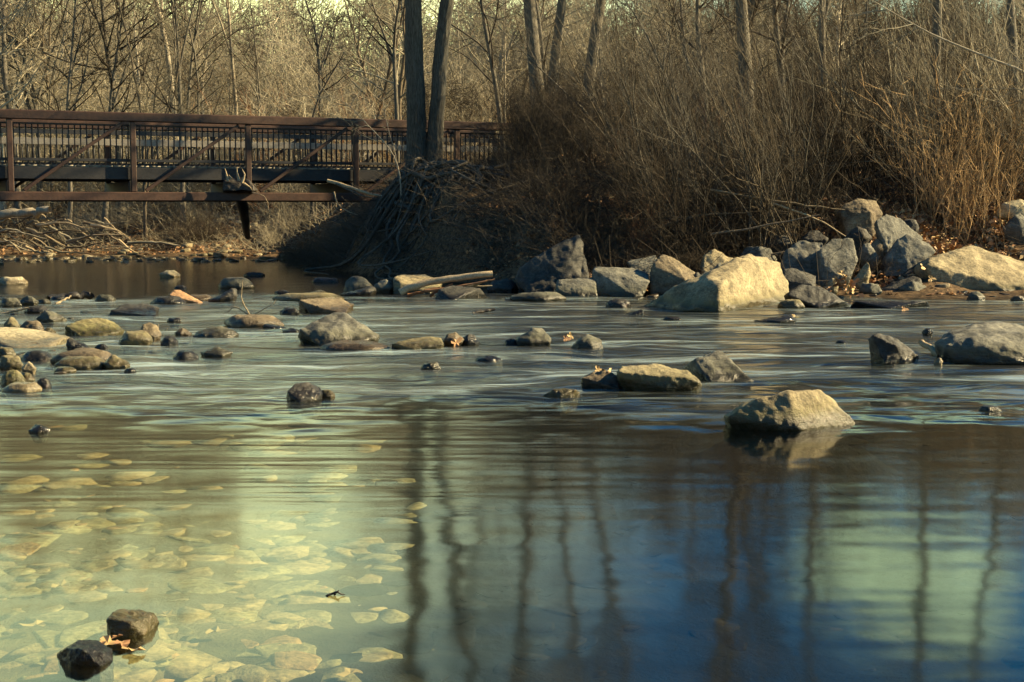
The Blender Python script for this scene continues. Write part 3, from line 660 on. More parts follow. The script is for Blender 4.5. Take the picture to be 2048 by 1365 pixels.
Pb, Rb, mb_ = trunk_from([(866, 358), (869, 280), (880, 150), (899, 0)], 33, 16, (.14, .03, 1), 2)
for me in (ma, mb_): link('trunk', me, twin, mat=M_barkt)
g = np.random.default_rng(4); cb = MB()
par = []
for P_, R_ in ((Pa, Ra), (Pb, Rb)):
    for _ in range(13):
        i = int(g.integers(12, 25)); a = g.uniform(0, 2*PI)
        PP = polylines(P_[i][None], np.array([[math.cos(a), math.sin(a)*.8, .9]]), [g.uniform(2, 5)], 8, .12, .05, g)
        RR = (R_[i]*.45*(1-.85*np.linspace(0, 1, 8)))[None]; cb.add(*tubes(PP, RR, 5)); par.append((PP[0], RR[0]))
for P_, R_ in list(par):
    for _ in range(10):
        i = int(g.integers(1, 7)); PP = polylines(P_[i][None], (P_[i+1]-P_[i])[None]/.4 + g.normal(0, .8, (1, 3)), [g.uniform(.8, 2.2)], 5, .15, .03, g)
        RR = (np.maximum(R_[i]*.5, .006)*(1-.75*np.linspace(0, 1, 5)))[None]; cb.add(*tubes(PP, RR, 3))
        for _2 in range(5):
            j = int(g.integers(1, 4)); P3 = polylines(PP[0, j][None], (PP[0, j+1]-PP[0, j])[None]/.3 + g.normal(0, .8, (1, 3)), [g.uniform(.4, 1.0)], 4, .15, .02, g)
            cb.add(*tubes(P3, (.005*(1-.6*np.linspace(0, 1, 4)))[None], 3))
link('crown', cb.mesh('crown'), twin, mat=M_twigd)
# roots: follow the mound surface, sagging proud of it
g = np.random.default_rng(9)
for k in range(120):
    a = g.uniform(-PI*1.02, .06*PI) if k < 108 else g.uniform(0, PI)
    L = g.uniform(1.0, 4.4)*(.55 if math.cos(a) < -.3 else 1.0); n = 22
    p = np.array([base.x + g.normal(0, .25), TY + g.normal(-.15, .15)]); d = np.array([math.cos(a), math.sin(a)])
    pts = []; r = g.uniform(.018, .075); off = g.uniform(.05, .35); ph = g.uniform(0, 6); amp = g.uniform(.02, .4)
    for i in range(n):
        t = i/(n-1); q = p + d*L*t; q = q + np.array([-d[1], d[0]])*amp*math.sin(ph + t*g.uniform(5, 6))
        z = max(gz(*q), -.1) + off*(math.sin(PI*min(1, t*1.1))+.35) + .05 + .03*math.sin(ph*2 + 9*t)
        if i == 0: z += .08
        pts.append((q[0]-base.x, q[1]-base.y, z-base.z)); d = d + g.normal(0, .16, 2); d /= np.linalg.norm(d)
    mb2 = MB().tube(resample(pts, n), r*(1-.75*np.linspace(0, 1, n)), 6)
    link('root', mb2.mesh('root'), twin, mat=M_root)
# pale broken root stub
mb2 = MB().tube([tuple(at(x, y, 34.0)-base) for x, y in [(838, 392), (832, 402), (820, 412)]], [.05, .07, .03], 7)
link('root', mb2.mesh('root'), twin, mat=M_drift)['label'] = 'pale broken root stub'

# ------------------------------------------------------------------ stones
def hull_mesh(name, hulls, L, amp, seed, soft=2, O=Vector()):
    bm = bmesh.new()
    for pts in hulls:
        b2 = bmesh.new(); vs = [b2.verts.new(Vector(p)-O) for p in pts]
        r = bmesh.ops.convex_hull(b2, input=vs)
        bmesh.ops.delete(b2, geom=list({v for v in r['geom_interior'] + r['geom_unused'] if isinstance(v, bmesh.types.BMVert)}), context='VERTS')
        bmesh.ops.triangulate(b2, faces=b2.faces)
        for _ in range(7):
            e = [e for e in b2.edges if e.calc_length() > L]
            if not e: break
            bmesh.ops.subdivide_edges(b2, edges=e, cuts=1); bmesh.ops.triangulate(b2, faces=[f for f in b2.faces if len(f.verts) > 3])
            if len(b2.verts) > 2400: break
        for _ in range(soft): bmesh.ops.smooth_vert(b2, verts=b2.verts, factor=.5, use_axis_x=True, use_axis_y=True, use_axis_z=True)
        t = bpy.data.meshes.new('tmp'); b2.to_mesh(t); b2.free(); bm.from_mesh(t); bpy.data.meshes.remove(t)
    bm.normal_update(); s = Vector((seed*1.37, seed*.71, seed*2.3)); size = amp
    fr = 1.0/(size*5.5)
    for v in bm.verts:
        p = v.co*fr + s
        a = fbm(p*.6, 3); c_ = fbm(p*2.4, 4)
        v.co += v.normal*size*(a*.60 + c_*.34)
    me = bpy.data.meshes.new(name); bm.to_mesh(me); bm.free()
    me.polygons.foreach_set('use_smooth', np.ones(len(me.polygons), bool)); return me
RS = [0]
def rock(pts, label, kind='grey', Yf=None, back=.6, amp=None, soft=1, name='boulder', group=None, parts=None, cat='rock', bottom=None, L=None):
    """pts: (px,py) on the water plane or (px,py,dy) at the distance Yf+dy"""
    def conv(pts):
        base = [onwater(*p) for p in pts if len(p) == 2] if Yf is None else []
        Y0 = min(p.y for p in base) if base else Yf
        W = list(base); up = []
        for p in pts:
            if len(p) == 3: up.append(at(p[0], p[1], Y0+p[2]))
            elif Yf is not None: up.append(at(p[0], p[1], Y0))
        W += up
        lo = min(p.z for p in W); zb = (-.3 if Yf is None else lo-.25) if bottom is None else bottom
        W2 = []
        for p in list(base) + ([] if Yf is None else [p for p in up if p.z < lo+.15]):
            fl = -.35 if Yf is None else .02
            cx_ = sum(q_.x for q_ in W[:len(base) or 1])/max(1, len(base) or 1)
            W2.append(Vector((p.x + (p.x-cx_)*fl, p.y + (back*.4 if Yf is None else -.03), zb))); W2.append(Vector((p.x + (p.x-cx_)*fl, p.y+back*(.8 if Yf is None else 1), zb)))
        W += W2; top = max(p.z for p in W)
        for p in up: W.append(Vector((p.x*1.0, p.y+back*.55, lo+(p.z-lo)*.82 if p.z > lo else p.z)))
        return W
    H_ = [conv(pts)] + [conv(q) for q in (parts or [])]
    allp = [p for h_ in H_ for p in h_]
    xs = [p.x for p in allp]; w = max(xs)-min(xs); h_ = max(p.z for p in allp)-max(0, min(p.z for p in allp))
    O = Vector(((max(xs)+min(xs))/2, sum(p.y for p in allp)/len(allp), max(0, min(p.z for p in allp))))
    RS[0] += 1
    Ydist = O.y; Lm = max(w/36, 3.4*mpp(Ydist)) if L is None else L
    me = hull_mesh('rock', H_, Lm, (amp or .05)*max(min(w, 2.5*h_), .1), RS[0], soft, O)
    o = link(name, me, None, O, MR[kind]); tag(o, label, cat, group); return o
def srock(x0, x1, ytop, ybase, label, kind='grey', shape='angular', Yf=None, name='rock', group=None, amp=.07, depth=.8, land=False):
    """simple stone spanning x0..x1, standing at ybase"""
    g = random.Random(int(x0*7 + ybase*13)); cx = (x0+x1)/2
    if Yf is None: p0 = onland(cx, ybase) if land else onwater(cx, ybase)
    else: p0 = at(cx, ybase, Yf)
    Y = p0.y; w = (x1-x0)*mpp(Y); dpt = w*depth
    h = (at(cx, ytop, Y + dpt*.4).z - p0.z)
    if h < .02: h = .03
    zb = -max(.08, min(.26, w*.45))
    pts = []
    if shape == 'round':
        for i in range(46):
            a = g.uniform(0, 2*PI); e = math.asin(g.uniform(-.5, 1)); r_ = g.uniform(.92, 1.04)
            pts.append(Vector((math.cos(a)*math.cos(e)*w/2*r_, math.sin(a)*math.cos(e)*dpt/2*r_, math.sin(e)*h*r_ - (min(.12, w*.3) if math.sin(e) < -.25 else 0))))
    elif shape == 'flat':
        for i in range(11):
            a = 2*PI*i/11 + g.uniform(-.2, .2); r_ = g.uniform(.85, 1.05); 
            for z, q in ((zb, .5), (h*g.uniform(.12, .4), 1.0), (h*g.uniform(.7, 1.05), .66)):
                pts.append(Vector((math.cos(a)*w/2*r_*q, math.sin(a)*dpt/2*r_*q, z)))
    elif shape in ('wedgeL', 'wedgeR'):
        s_ = -1 if shape == 'wedgeL' else 1     # peak side
        for i in range(8):
            a = 2*PI*i/8 + g.uniform(-.2, .2); r_ = g.uniform(.85, 1.03); pts.append(Vector((math.cos(a)*w/2*r_*.5, math.sin(a)*dpt/2*r_*.5, zb)))
            q = Vector((math.cos(a)*w/2*r_, math.sin(a)*dpt/2*r_, 0)); f_ = (s_*q.x/(w/2)+1)/2
            q.z = h*(.12+.3*f_); pts.append(q)
        for dy in (-.12, .12): pts.append(Vector((s_*w*.27, dy*dpt, h))); pts.append(Vector((s_*w*.36, dy*dpt*2, h*.85)))
    else:
        for i in range(8):
            a = 2*PI*i/8 + g.uniform(-.25, .25); r_ = g.uniform(.85, 1.04)
            pts.append(Vector((math.cos(a)*w/2*r_*.5, math.sin(a)*dpt/2*r_*.5, zb))); pts.append(Vector((math.cos(a)*w/2*r_*.97, math.sin(a)*dpt/2*r_*.97, h*g.uniform(.15, .5))))
        for i in range(4):
            a = g.uniform(0, 2*PI); pts.append(Vector((g.uniform(-.22, .22)*w, math.sin(a)*dpt*.2, h*g.uniform(.82, 1.0))))
        pts.append(Vector((g.uniform(-.12, .12)*w, 0, h)))
    RS[0] += 1
    me = hull_mesh('rock', [pts], max(w/11, 4.2*mpp(Y)), amp*max(min(w, 2.5*h), .06), RS[0], (0 if shape in ('angular', 'wedgeL', 'wedgeR') else 1) if shape != 'round' else 3)
    o = link(name, me, None, (p0.x, p0.y + dpt*.42, p0.z), MR[kind]); tag(o, label, 'rock', group); return o

# key boulders, outline and edges taken from the photograph
rock([(1283, 612), (1375, 623), (1440, 625), (1582, 603), (1345, 580, .9), (1440, 574, .1), (1415, 552, .6), (1478, 514, 1.7), (1503, 509, 2.0), (1556, 527, 2.6), (1577, 568, 2.7)],
     'biggest sunlit tan boulder at the water edge with shaded left slope', 'tan', back=1.0, amp=.035)
rock([(1450, 850), (1500, 860), (1600, 862), (1713, 848), (1453, 834, .02), (1515, 797, .06), (1578, 784, .10), (1640, 779, .30), (1672, 800, .4), (1600, 858, -.02)],
     'large boulder alone in the pool, left face black and right face sunlit', 'tan', back=.35, amp=.035)
rock([(1238, 776), (1330, 783), (1403, 774), (1236, 744, .02), (1245, 733, .2), (1310, 729, .35), (1375, 742, .3), (1400, 764, .05), (1300, 750, .0), (1370, 754, .02)],
     'low boulder with sunlit tan top and black front mid pool', 'tan', back=.4, amp=.04)
rock([(1365, 742), (1420, 765), (1508, 764), (1388, 722, .25), (1437, 701, .35), (1446, 703, .38), (1480, 738, .22), (1495, 752, .12)],
     'peaked grey rock just behind the flat sunlit-topped boulder', 'grey', back=.35, amp=.05)
rock([(1160, 776), (1240, 779), (1163, 756, .04), (1190, 744, .12), (1225, 746, .12), (1238, 752, .1)], 'brown rock holding upright dead leaves, left of the flat-topped boulder', 'brown', back=.3, amp=.08)
rock([(1085, 792), (1120, 795), (1160, 786), (1105, 781, .04), (1130, 777, .06), (1150, 780, .05)], 'jagged low stone trailing left of the leafy brown rock', 'tan', back=.12, amp=.12)
rock([(1884, 724), (1905, 728), (2090, 730), (2140, 720), (1893, 690, .1), (1915, 668, .3), (1955, 650, .75), (1985, 644, .9), (2060, 662, .8), (2130, 665, .9), (1960, 672, .15), (2040, 700, .05)],
     'broad grey boulder with lit upper rim at the right frame edge', 'grey', back=.8, amp=.05)
rock([(1746, 722), (1770, 730), (1815, 728), (1842, 716), (1745, 672, .1), (1760, 668, .16), (1783, 672, .2), (1812, 695, .25), (1838, 710, .3), (1790, 690, .03)],
     'dark upright wedge rock left of the broad grey boulder', 'dark', back=.3, amp=.05)
rock([(1848, 560, .3), (1852, 530, .0), (1905, 575, -.1), (2048, 590, -.2), (2120, 590, -.1), (1862, 515, .4), (1944, 491, 1.1), (2000, 515, .9), (2060, 545, .8), (2150, 560, 1.), (1960, 556, -.1), (1900, 512, .4)],
     'large smooth sloping slab at the right shore edge', 'tan', Yf=26.3, back=1.6, amp=.03)
rock([(1642, 545, .0), (1690, 556, -.05), (1712, 530, .1), (1640, 500, .1), (1665, 478, .3), (1706, 477, .35), (1716, 520, .2), (1650, 535, -.05)],
     'upright grey block with a bright lit right edge on the shore', 'grey', Yf=26.6, back=.55, amp=.03)
rock([(1566, 545, .1), (1640, 560, .0), (1570, 505, .2), (1598, 482, .4), (1645, 484, .4), (1655, 520, .1)], 'rough grey block leaning behind the upright block', 'grey', Yf=26.9, back=.6, amp=.06)
rock([(1755, 452, .0), (1776, 498, -.1), (1752, 440, .1), (1773, 428, .25), (1800, 437, .4), (1848, 478, .5), (1800, 492, .0)],
     'tall grey slab tilted left with a lit top edge', 'grey', Yf=27.8, back=.4, amp=.03)
rock([(1770, 520, .0), (1815, 527, -.1), (1872, 505, .1), (1795, 478, .15), (1815, 467, .2), (1860, 488, .25)], 'triangular grey slab leaning below the tilted slab', 'grey', Yf=27.2, back=.4, amp=.03)
rock([(1680, 425, .1), (1695, 450, .0), (1745, 455, .1), (1690, 408, .2), (1715, 397, .3), (1752, 402, .5), (1766, 428, .3), (1742, 425, .0)],
     'brown angular block highest on the right bank', 'brown', Yf=29.2, back=.6, amp=.03)
rock([(1030, 560, .2), (1060, 578, -.1), (1160, 565, .0), (1040, 535, .2), (1090, 502, .35), (1130, 482, .5), (1160, 470, .6), (1168, 488, .6), (1140, 520, .1)],
     'large black boulder with sloping top below the root bank', 'dark', Yf=26.5, back=1.2, amp=.035, parts=[[(1140, 575, .0), (1175, 568, .1), (1145, 550, .1), (1172, 520, .35), (1165, 500, .5), (1178, 545, .3)]])
rock([(1188, 585, 0), (1270, 592, -.1), (1300, 565, .1), (1187, 540, .1), (1190, 534, .4), (1262, 536, .5), (1298, 548, .4)], 'flat blue-grey block lying beside the black boulder', 'grey', Yf=25.6, back=.9, amp=.025)
rock([(1112, 580, .0), (1160, 594, -.1), (1195, 590, -.05), (1115, 560, .1), (1150, 557, .3), (1190, 556, .3)], 'low grey slab in the water below the black boulder', 'grey', Yf=25.4, back=.6, amp=.03)
rock([(1255, 525, .0), (1262, 520, .2), (1312, 510, .3), (1322, 545, .1), (1280, 545, 0)], 'thin pale slab propped behind the blue-grey block', 'grey', Yf=27, back=.3, amp=.03)
rock([(1300, 570, .0), (1360, 578, -.1), (1395, 560, .1), (1305, 530, .1), (1325, 509, .3), (1345, 514, .35), (1392, 548, .3), (1372, 560, -.1)],
     'angular brown-grey rock with a lit slanting edge left of the biggest boulder', 'brown', Yf=25.8, back=.5, amp=.03)
rock([(1405, 540, 0), (1450, 545, 0), (1408, 512, .2), (1430, 498, .3), (1474, 520, .4), (1470, 538, .1)], 'splintered rock with bright streaked top behind the biggest boulder', 'tan', Yf=27, back=.5, amp=.08)
rock([(1573, 608), (1640, 616), (1702, 612), (1575, 590, .1), (1605, 568, .3), (1640, 573, .4), (1690, 602, .2)], 'black wedge stone right of the biggest boulder', 'dark', back=.6, amp=.03)
rock([(1566, 560, 0), (1625, 570, -.1), (1568, 538, .2), (1590, 537, .3), (1632, 552, .3)], 'dark stone with a thin lit top between boulder and upright block', 'dark', Yf=25.6, back=.5, amp=.03)
rock([(1700, 614), (1780, 617), (1862, 614), (1712, 603, .2), (1800, 602, .25), (1855, 603, .2)], 'long low dark slab with a lit right end near the right shore', 'dark', back=.35, amp=.03)
rock([(598, 686), (640, 694), (700, 694), (755, 686), (600, 660, .15), (640, 638, .45), (668, 629, .55), (690, 632, .55), (720, 655, .5), (748, 676, .3), (660, 665, .1)],
     'tall dark peaked boulder in the middle of the rapids', 'grey', back=.6, amp=.08)
rock([(782, 698), (830, 702), (888, 696), (784, 688, .05), (812, 680, .2), (850, 674, .3), (880, 676, .3), (886, 688, .1)], 'oblong speckled sunlit stone in mid stream', 'tan', back=.4, amp=.05, soft=3)
rock([(597, 620), (620, 628), (690, 628), (704, 618), (598, 600, .1), (640, 597, .6), (680, 599, .8), (703, 610, .6), (633, 612, .0)], 'two-tone block, dark left face, tan top, upstream of the peaked boulder', 'brown', back=.7, amp=.04)
rock([(787, 585), (800, 598), (850, 600), (875, 590), (787, 556, .2), (800, 550, .6), (850, 550, .9), (882, 562, .7), (802, 565, .05)], 'flat-topped tan block beside the driftwood pile', 'tan', Yf=26.3, back=.9, amp=.03)
rock([(868, 600), (905, 602), (975, 596), (880, 578, .3), (905, 571, .5), (960, 577, .5)], 'dark wedge stone under the right end of the driftwood', 'dark', back=.5, amp=.03)
rock([(215, 633), (312, 634), (222, 622, .1), (245, 610, .4), (280, 608, .5), (310, 614, .4)], 'black low boulder with a lit brown rim in the left rapids', 'dark', back=.5, amp=.06)
rock([(126, 668), (160, 674), (200, 674), (240, 670), (130, 652, .15), (165, 639, .4), (200, 637, .5), (222, 648, .4), (238, 662, .2)], 'rounded mossy tan boulder in the left rapids', 'moss', back=.5, amp=.06, soft=3)
rock([(-60, 692), (30, 698), (100, 696), (138, 684), (-60, 656, .6), (20, 655, 1.0), (70, 661, .9), (128, 677, .5)], 'broad flat pale slab at the left frame edge', 'pale', back=.5, amp=.02)
rock([(572, 800), (600, 806), (640, 802), (574, 784, .05), (590, 768, .15), (612, 764, .2), (635, 776, .2), (642, 790, .1)], 'smooth round dark boulder alone below the rapids', 'dark', back=.28, amp=.03, soft=4)
rock([(212, 1262), (240, 1276), (290, 1272), (318, 1245), (213, 1238, .02), (225, 1225, .06), (270, 1224, .1), (300, 1234, .1), (262, 1246, .0)], 'wet stone with sunlit right side, upper of the two in the foreground', 'tan', back=.14, amp=.05, soft=3)
rock([(112, 1310), (140, 1330), (200, 1332), (228, 1322), (130, 1296, .03), (152, 1284, .06), (185, 1288, .08), (212, 1308, .05), (165, 1300, .0)], 'black wet stone with orange side, lower of the two in the foreground', 'dark', back=.12, amp=.06, soft=3)
rock([(335, 592), (398, 607), (400, 604, .05), (348, 580, .1), (360, 580, .16), (338, 590, .0), (405, 606, .1)], 'tilted flat orange stone in the left stream', 'orange', back=.12, amp=.01, soft=1)

S = srock
for a in [
 (60, 122, 620, 648, 'greyish peaked stone behind the mossy boulder', 'grey', 'angular'), (0, 38, 634, 664, 'tan rounded stone behind the pale slab edge', 'tan', 'round'),
 (30, 85, 640, 668, 'brown lumpy stone between pale slab and peaked stone', 'brown', 'round'), (78, 112, 655, 670, 'small tan stone touching the mossy boulder', 'tan', 'angular'),
 (264, 324, 646, 684, 'pyramid-shaped brown stone with a straw beside it', 'brown', 'angular'), (227, 300, 662, 690, 'pale low stone in front of the pyramid stone', 'tan', 'flat'),
 (316, 356, 671, 691, 'small round black stone right of the pyramid stone', 'dark', 'round'), (342, 384, 656, 674, 'small rough stone at the left end of the long grey one', 'brown', 'angular'),
 (376, 476, 652, 677, 'long grey stone mid rapids', 'grey', 'round'), (432, 562, 630, 656, 'long granular brown ledge beside the bent straws', 'brown', 'flat'),
 (338, 396, 700, 719, 'dark low stone, left of a touching pair', 'dark', 'round'), (392, 462, 694, 715, 'dark low stone, right of a touching pair', 'grey', 'angular'),
 (125, 176, 675, 701, 'black triangular stone on the flat slab rim', 'dark', 'wedgeL'), (86, 226, 698, 730, 'long flat brown slab below the pale slab', 'brown', 'flat'),
 (28, 102, 699, 724, 'dark mottled stone left of the long brown slab', 'dark', 'round'), (92, 206, 714, 739, 'pale flat stone under the long brown slab', 'tan', 'flat'),
 (192, 258, 712, 738, 'lumpy tan stone at the right end of the left cluster', 'tan', 'angular'), (-10, 42, 713, 742, 'tan stone with a dark front at the left edge', 'tan', 'flat'),
 (36, 72, 724, 748, 'small pale stone below the mottled dark stone', 'pale', 'angular'), (-6, 46, 737, 772, 'round black-green stone at the left edge', 'moss', 'round'),
 (66, 100, 753, 777, 'small knobbly black stone, lowest right of the left cluster', 'dark', 'round'), (30, 68, 745, 768, 'pale stone beside the round black-green stone', 'tan', 'angular'),
 (-8, 78, 766, 786, 'low pale stone, lowest of the left cluster', 'pale', 'flat'), (245, 272, 737, 746, 'tiny dark stone off the left cluster', 'dark', 'flat'), (-20, 30, 694, 716, 'tan low stone between the pale slab and the left edge stones', 'tan', 'flat'), (150, 195, 716, 734, 'brown stone wedged against the lumpy tan stone', 'brown', 'angular'), (40, 96, 612, 628, 'dark flat stone above the greyish peaked stone', 'dark', 'flat'), (180, 232, 590, 604, 'low grey stone alone at the head of the left riffle', 'grey', 'flat'), (560, 600, 656, 668, 'small dark stone left of the tall peaked boulder', 'dark', 'angular'),
 (-20, 52, 554, 570, 'sunlit pale stone in the still pool at the left edge', 'pale', 'flat'), (313, 360, 540, 556, 'small sunlit stone alone in the still pool', 'pale', 'angular'),
 (427, 510, 556, 578, 'flat grey slab in the still pool', 'grey', 'flat'), (292, 368, 593, 610, 'black slab under the tilted orange stone', 'dark', 'flat'),
 (360, 428, 590, 603, 'brown flat stone right of the tilted orange stone', 'brown', 'flat'), (412, 476, 576, 605, 'black wedge stone below the flat grey slab', 'dark', 'wedgeR'),
 (344, 374, 570, 581, 'small dark stone above the tilted orange stone', 'dark', 'round'), (95, 130, 592, 602, 'dark flat stone under the stick', 'dark', 'flat'),
 (-8, 40, 596, 614, 'grey low stone at the left edge of the riffle', 'grey', 'flat'), (34, 76, 592, 612, 'grey stone beside the edge stone of the riffle', 'grey', 'angular'),
 (70, 100, 598, 609, 'small grey stone near the stick', 'grey', 'flat'), (535, 692, 586, 604, 'long thin tan slab in mid stream', 'tan', 'flat'),
 (608, 660, 580, 592, 'small orange-tan stone on the long slab', 'tan', 'angular'), (545, 580, 580, 590, 'black stone behind the long slab', 'dark', 'angular'),
 (620, 776, 684, 703, 'low brown ledge in front of the peaked boulder', 'brown', 'flat'), (880, 930, 664, 693, 'jagged black and tan rock with a leaf', 'brown', 'angular'),
 (915, 962, 668, 692, 'jagged dark rock at the right of the leaf rock', 'dark', 'angular'), (1026, 1108, 655, 692, 'rough blue-grey rock in mid stream', 'grey', 'angular'),
 (1006, 1036, 676, 690, 'small black stone left of the rough blue-grey rock', 'dark', 'round'), (1142, 1212, 670, 700, 'lumpy pale-ended rock right of the red leaf', 'grey', 'round'),
 (838, 882, 725, 742, 'small speckled stone below the oblong one', 'grey', 'flat'), (946, 1006, 711, 725, 'small dark oval stone in mid stream', 'dark', 'round'),
 (636, 672, 780, 798, 'small tan stone behind the smooth round boulder', 'tan', 'flat'), (682, 746, 551, 582, 'rounded grey stone at the foot of the bank', 'grey', 'round'),
 (742, 792, 558, 588, 'squarish grey stone left of the flat-topped block', 'grey', 'angular'), (676, 756, 573, 592, 'dark low stone with a lit corner near the bank', 'dark', 'wedgeR'),
 (972, 1040, 560, 586, 'dark stones merging with the shore right of the driftwood', 'dark', 'flat'), (1017, 1138, 584, 603, 'long low stone with a lit wet rim off the shore', 'grey', 'flat'),
 (1210, 1266, 597, 615, 'small smooth dome stone left of the biggest boulder', 'dark', 'round'), (1248, 1294, 620, 632, 'small black stone slanting out of the current', 'dark', 'wedgeR'),
 (1326, 1366, 634, 641, 'thin dark stone barely above the current', 'dark', 'flat'), (1555, 1614, 600, 618, 'small tan stone at the foot of the biggest boulder', 'tan', 'flat'),
 (1845, 1872, 657, 671, 'small black stone upstream of the broad grey boulder', 'dark', 'angular'), (1672, 1698, 681, 689, 'tiny black stone in the right current', 'dark', 'flat'),
 (1868, 1888, 716, 732, 'tiny pale stone at the foot of the broad grey boulder', 'pale', 'angular'), (1936, 1976, 583, 602, 'small grey stone below the sloping slab', 'grey', 'round'),
 (2024, 2056, 592, 604, 'small brown stone at the right edge waterline', 'brown', 'flat'), (1510, 1600, 632, 646, 'thin slanting dark rock with a leaf on its tip', 'dark', 'wedgeR'),
 (48, 98, 850, 866, 'small knobbly black stone alone in the left pool', 'dark', 'angular'), (484, 530, 545, 553, 'dark flat stone in the still pool', 'dark', 'flat'),
 (614, 680, 556, 566, 'dark flat stone near the shaded shore', 'dark', 'flat'), (520, 570, 648, 658, 'small black stone at the end of the granular ledge', 'dark', 'wedgeL'),
 (556, 600, 615, 630, 'small dark stone left of the two-tone block', 'dark', 'flat'), (1960, 2010, 812, 824, 'thin pale-topped stone in the right current', 'grey', 'flat'),
 (330, 362, 636, 644, 'tiny dark stone in the left rapids', 'dark', 'flat'), (96, 132, 632, 646, 'small tan stone beside the greyish peaked stone', 'tan', 'angular'),
 (100, 150, 734, 746, 'thin tan stone below the flat pale stone', 'tan', 'flat'), (185, 215, 688, 700, 'small dark stone above the long brown slab', 'dark', 'flat')]:
    S(*a)
for a in [
 (1480, 1560, 495, 530, 'dim flat grey block behind the biggest boulder', 'grey', 'flat', 28.0), (1690, 1752, 455, 488, 'dark block under the brown angular block', 'dark', 'angular', 28.3),
 (1712, 1765, 488, 532, 'dark grey block between upright block and triangular slab', 'grey', 'angular', 27.3), (1738, 1778, 478, 505, 'small rounded brown stone among the shore blocks', 'brown', 'round', 27.7),
 (1600, 1660, 462, 488, 'shaded stone above the rough grey block', 'dark', 'angular', 28.6), (1528, 1600, 470, 496, 'shaded low stone in the brush', 'dark', 'flat', 28.8),
 (1708, 1745, 524, 568, 'small bright tan stone wedged beside the upright block', 'tan', 'wedgeR', 26.2), (1655, 1680, 555, 578, 'small pale stone beside the orange leaf pile', 'tan', 'round', 25.7),
 (1745, 1860, 552, 590, 'dark flat slab in the shadow under the leaf bank', 'dark', 'wedgeR', 25.9), (1800, 1860, 560, 592, 'shaded grey stone under the sloping slab', 'grey', 'angular', 25.7),
 (1720, 1770, 568, 592, 'small grey rubble stone above the right waterline', 'grey', 'flat', 25.6), (1800, 1845, 438, 462, 'dark slab behind the tilted grey slab', 'dark', 'flat', 28.8),
 (2000, 2070, 398, 420, 'pale round stone highest at the right edge', 'pale', 'round', 30.5), (2010, 2080, 425, 475, 'grey sloping stone at the right edge of the bank', 'grey', 'angular', 29.5),
 (1380, 1412, 545, 570, 'small shaded stone left of the splintered rock', 'dark', 'angular', 25.9), (1425, 1450, 525, 545, 'small grey stone beside the splintered rock', 'grey', 'angular', 26.6)]:
    S(*a[:7], Yf=a[7])
# undergrowth scattered as one mass
bpy.context.view_layer.update()
KO = np.array([(o.location.x, o.location.y, max(.25, .55*max(o.dimensions.x, o.dimensions.y))) for o in C.objects if o.get('category') == 'rock' and o.location.y > 23])
def clear_of(X, Y):
    d = np.min(np.hypot(X[:, None]-KO[None, :, 0], (Y[:, None]+.25-KO[None, :, 1])*.9)/KO[None, :, 2], axis=1); return d > 1.0
def scatter_twigs(name, n, xr, yr, Lr, r, mat, flat=.5, seed=1, cond=None, kind='stuff', k=3):
    g = np.random.default_rng(seed); X = g.uniform(*xr, n); Y = g.uniform(*yr, n)
    if cond is not None: m_ = cond(X, Y) & clear_of(X, Y); X = X[m_]; Y = Y[m_]
    n = len(X); Z = height(X, Y); D = np.c_[g.normal(-.2, 1, n), g.normal(0, 1, n), np.abs(g.normal(0, flat, n))]
    P = polylines(np.c_[X, Y, Z], D, g.uniform(*Lr, n), k, .18, -.02, g); RR = (r*g.uniform(.5, 1.4, n))[:, None]*(1-.6*np.linspace(0, 1, k))[None]
    o = link(name, quad_mesh(name, *tubes(P, RR, 3)), mat=mat); tag(o, kind=kind); return o
sh = lambda X: np.interp(X, SHX, SHY)
scatter_twigs('undergrowth', 15000, (-1, 18), (25, 42), (.3, 1.5), .006, M_twigd, .7, 1, lambda X, Y: (Y > sh(X)+.8))
scatter_twigs('undergrowth', 9000, (-24, -6), (46, 62), (.3, 1.3), .007, M_twig, .6, 2, lambda X, Y: (Y > sh(X)+2.2))
scatter_twigs('undergrowth', 11000, (-7, 2), (29, 42), (.25, 1.2), .006, M_root, .5, 3, lambda X, Y: (Y > sh(X)+.6))
scatter_twigs('undergrowth', 9000, (-34, 34), (52, 85), (.5, 2.4), .009, M_twig, 1.4, 4)
def scatter_leaves(name, n, xr, yr, size, mat, seed, cond, lift=.02):
    g = np.random.default_rng(seed); X = g.uniform(*xr, n); Y = g.uniform(*yr, n); m_ = cond(X, Y) & clear_of(X, Y); X = X[m_]; Y = Y[m_]; n = len(X)
    P = np.c_[X, Y, height(X, Y)+lift*g.random(n)]; a = norm(g.normal(0, 1, (n, 3))*[1, 1, .5]); b_ = norm(np.cross(a, g.normal(0, 1, (n, 3))*[.5, .5, 1]))
    s = (size*g.uniform(.5, 1.3, n))[:, None]
    V = np.stack([P-a*s, P+b_*s*.6+[0, 0, .02], P+a*s, P-b_*s*.6+[0, 0, .01]], 1).reshape(-1, 3); Q = np.arange(4*n).reshape(n, 4)
    o = link(name, quad_mesh(name, V, Q, False), mat=mat); tag(o, kind='stuff')
scatter_leaves('leaf_litter', 14000, (-1, 16), (25, 38), .06, M_leaf, 5, lambda X, Y: (Y > sh(X)+.3))
scatter_leaves('leaf_litter', 7000, (6.3, 12.5), (26, 33), .07, M_leaf, 6, lambda X, Y: (Y > sh(X)+.8), .3)
scatter_leaves('leaf_litter', 3200, (7.0, 12.5), (26, 33), .06, M_leafy, 7, lambda X, Y: (Y > sh(X)+.6), .3)
scatter_leaves('leaf_litter', 9000, (-26, -5), (45, 60), .07, M_leaf, 8, lambda X, Y: (Y > sh(X)+1))

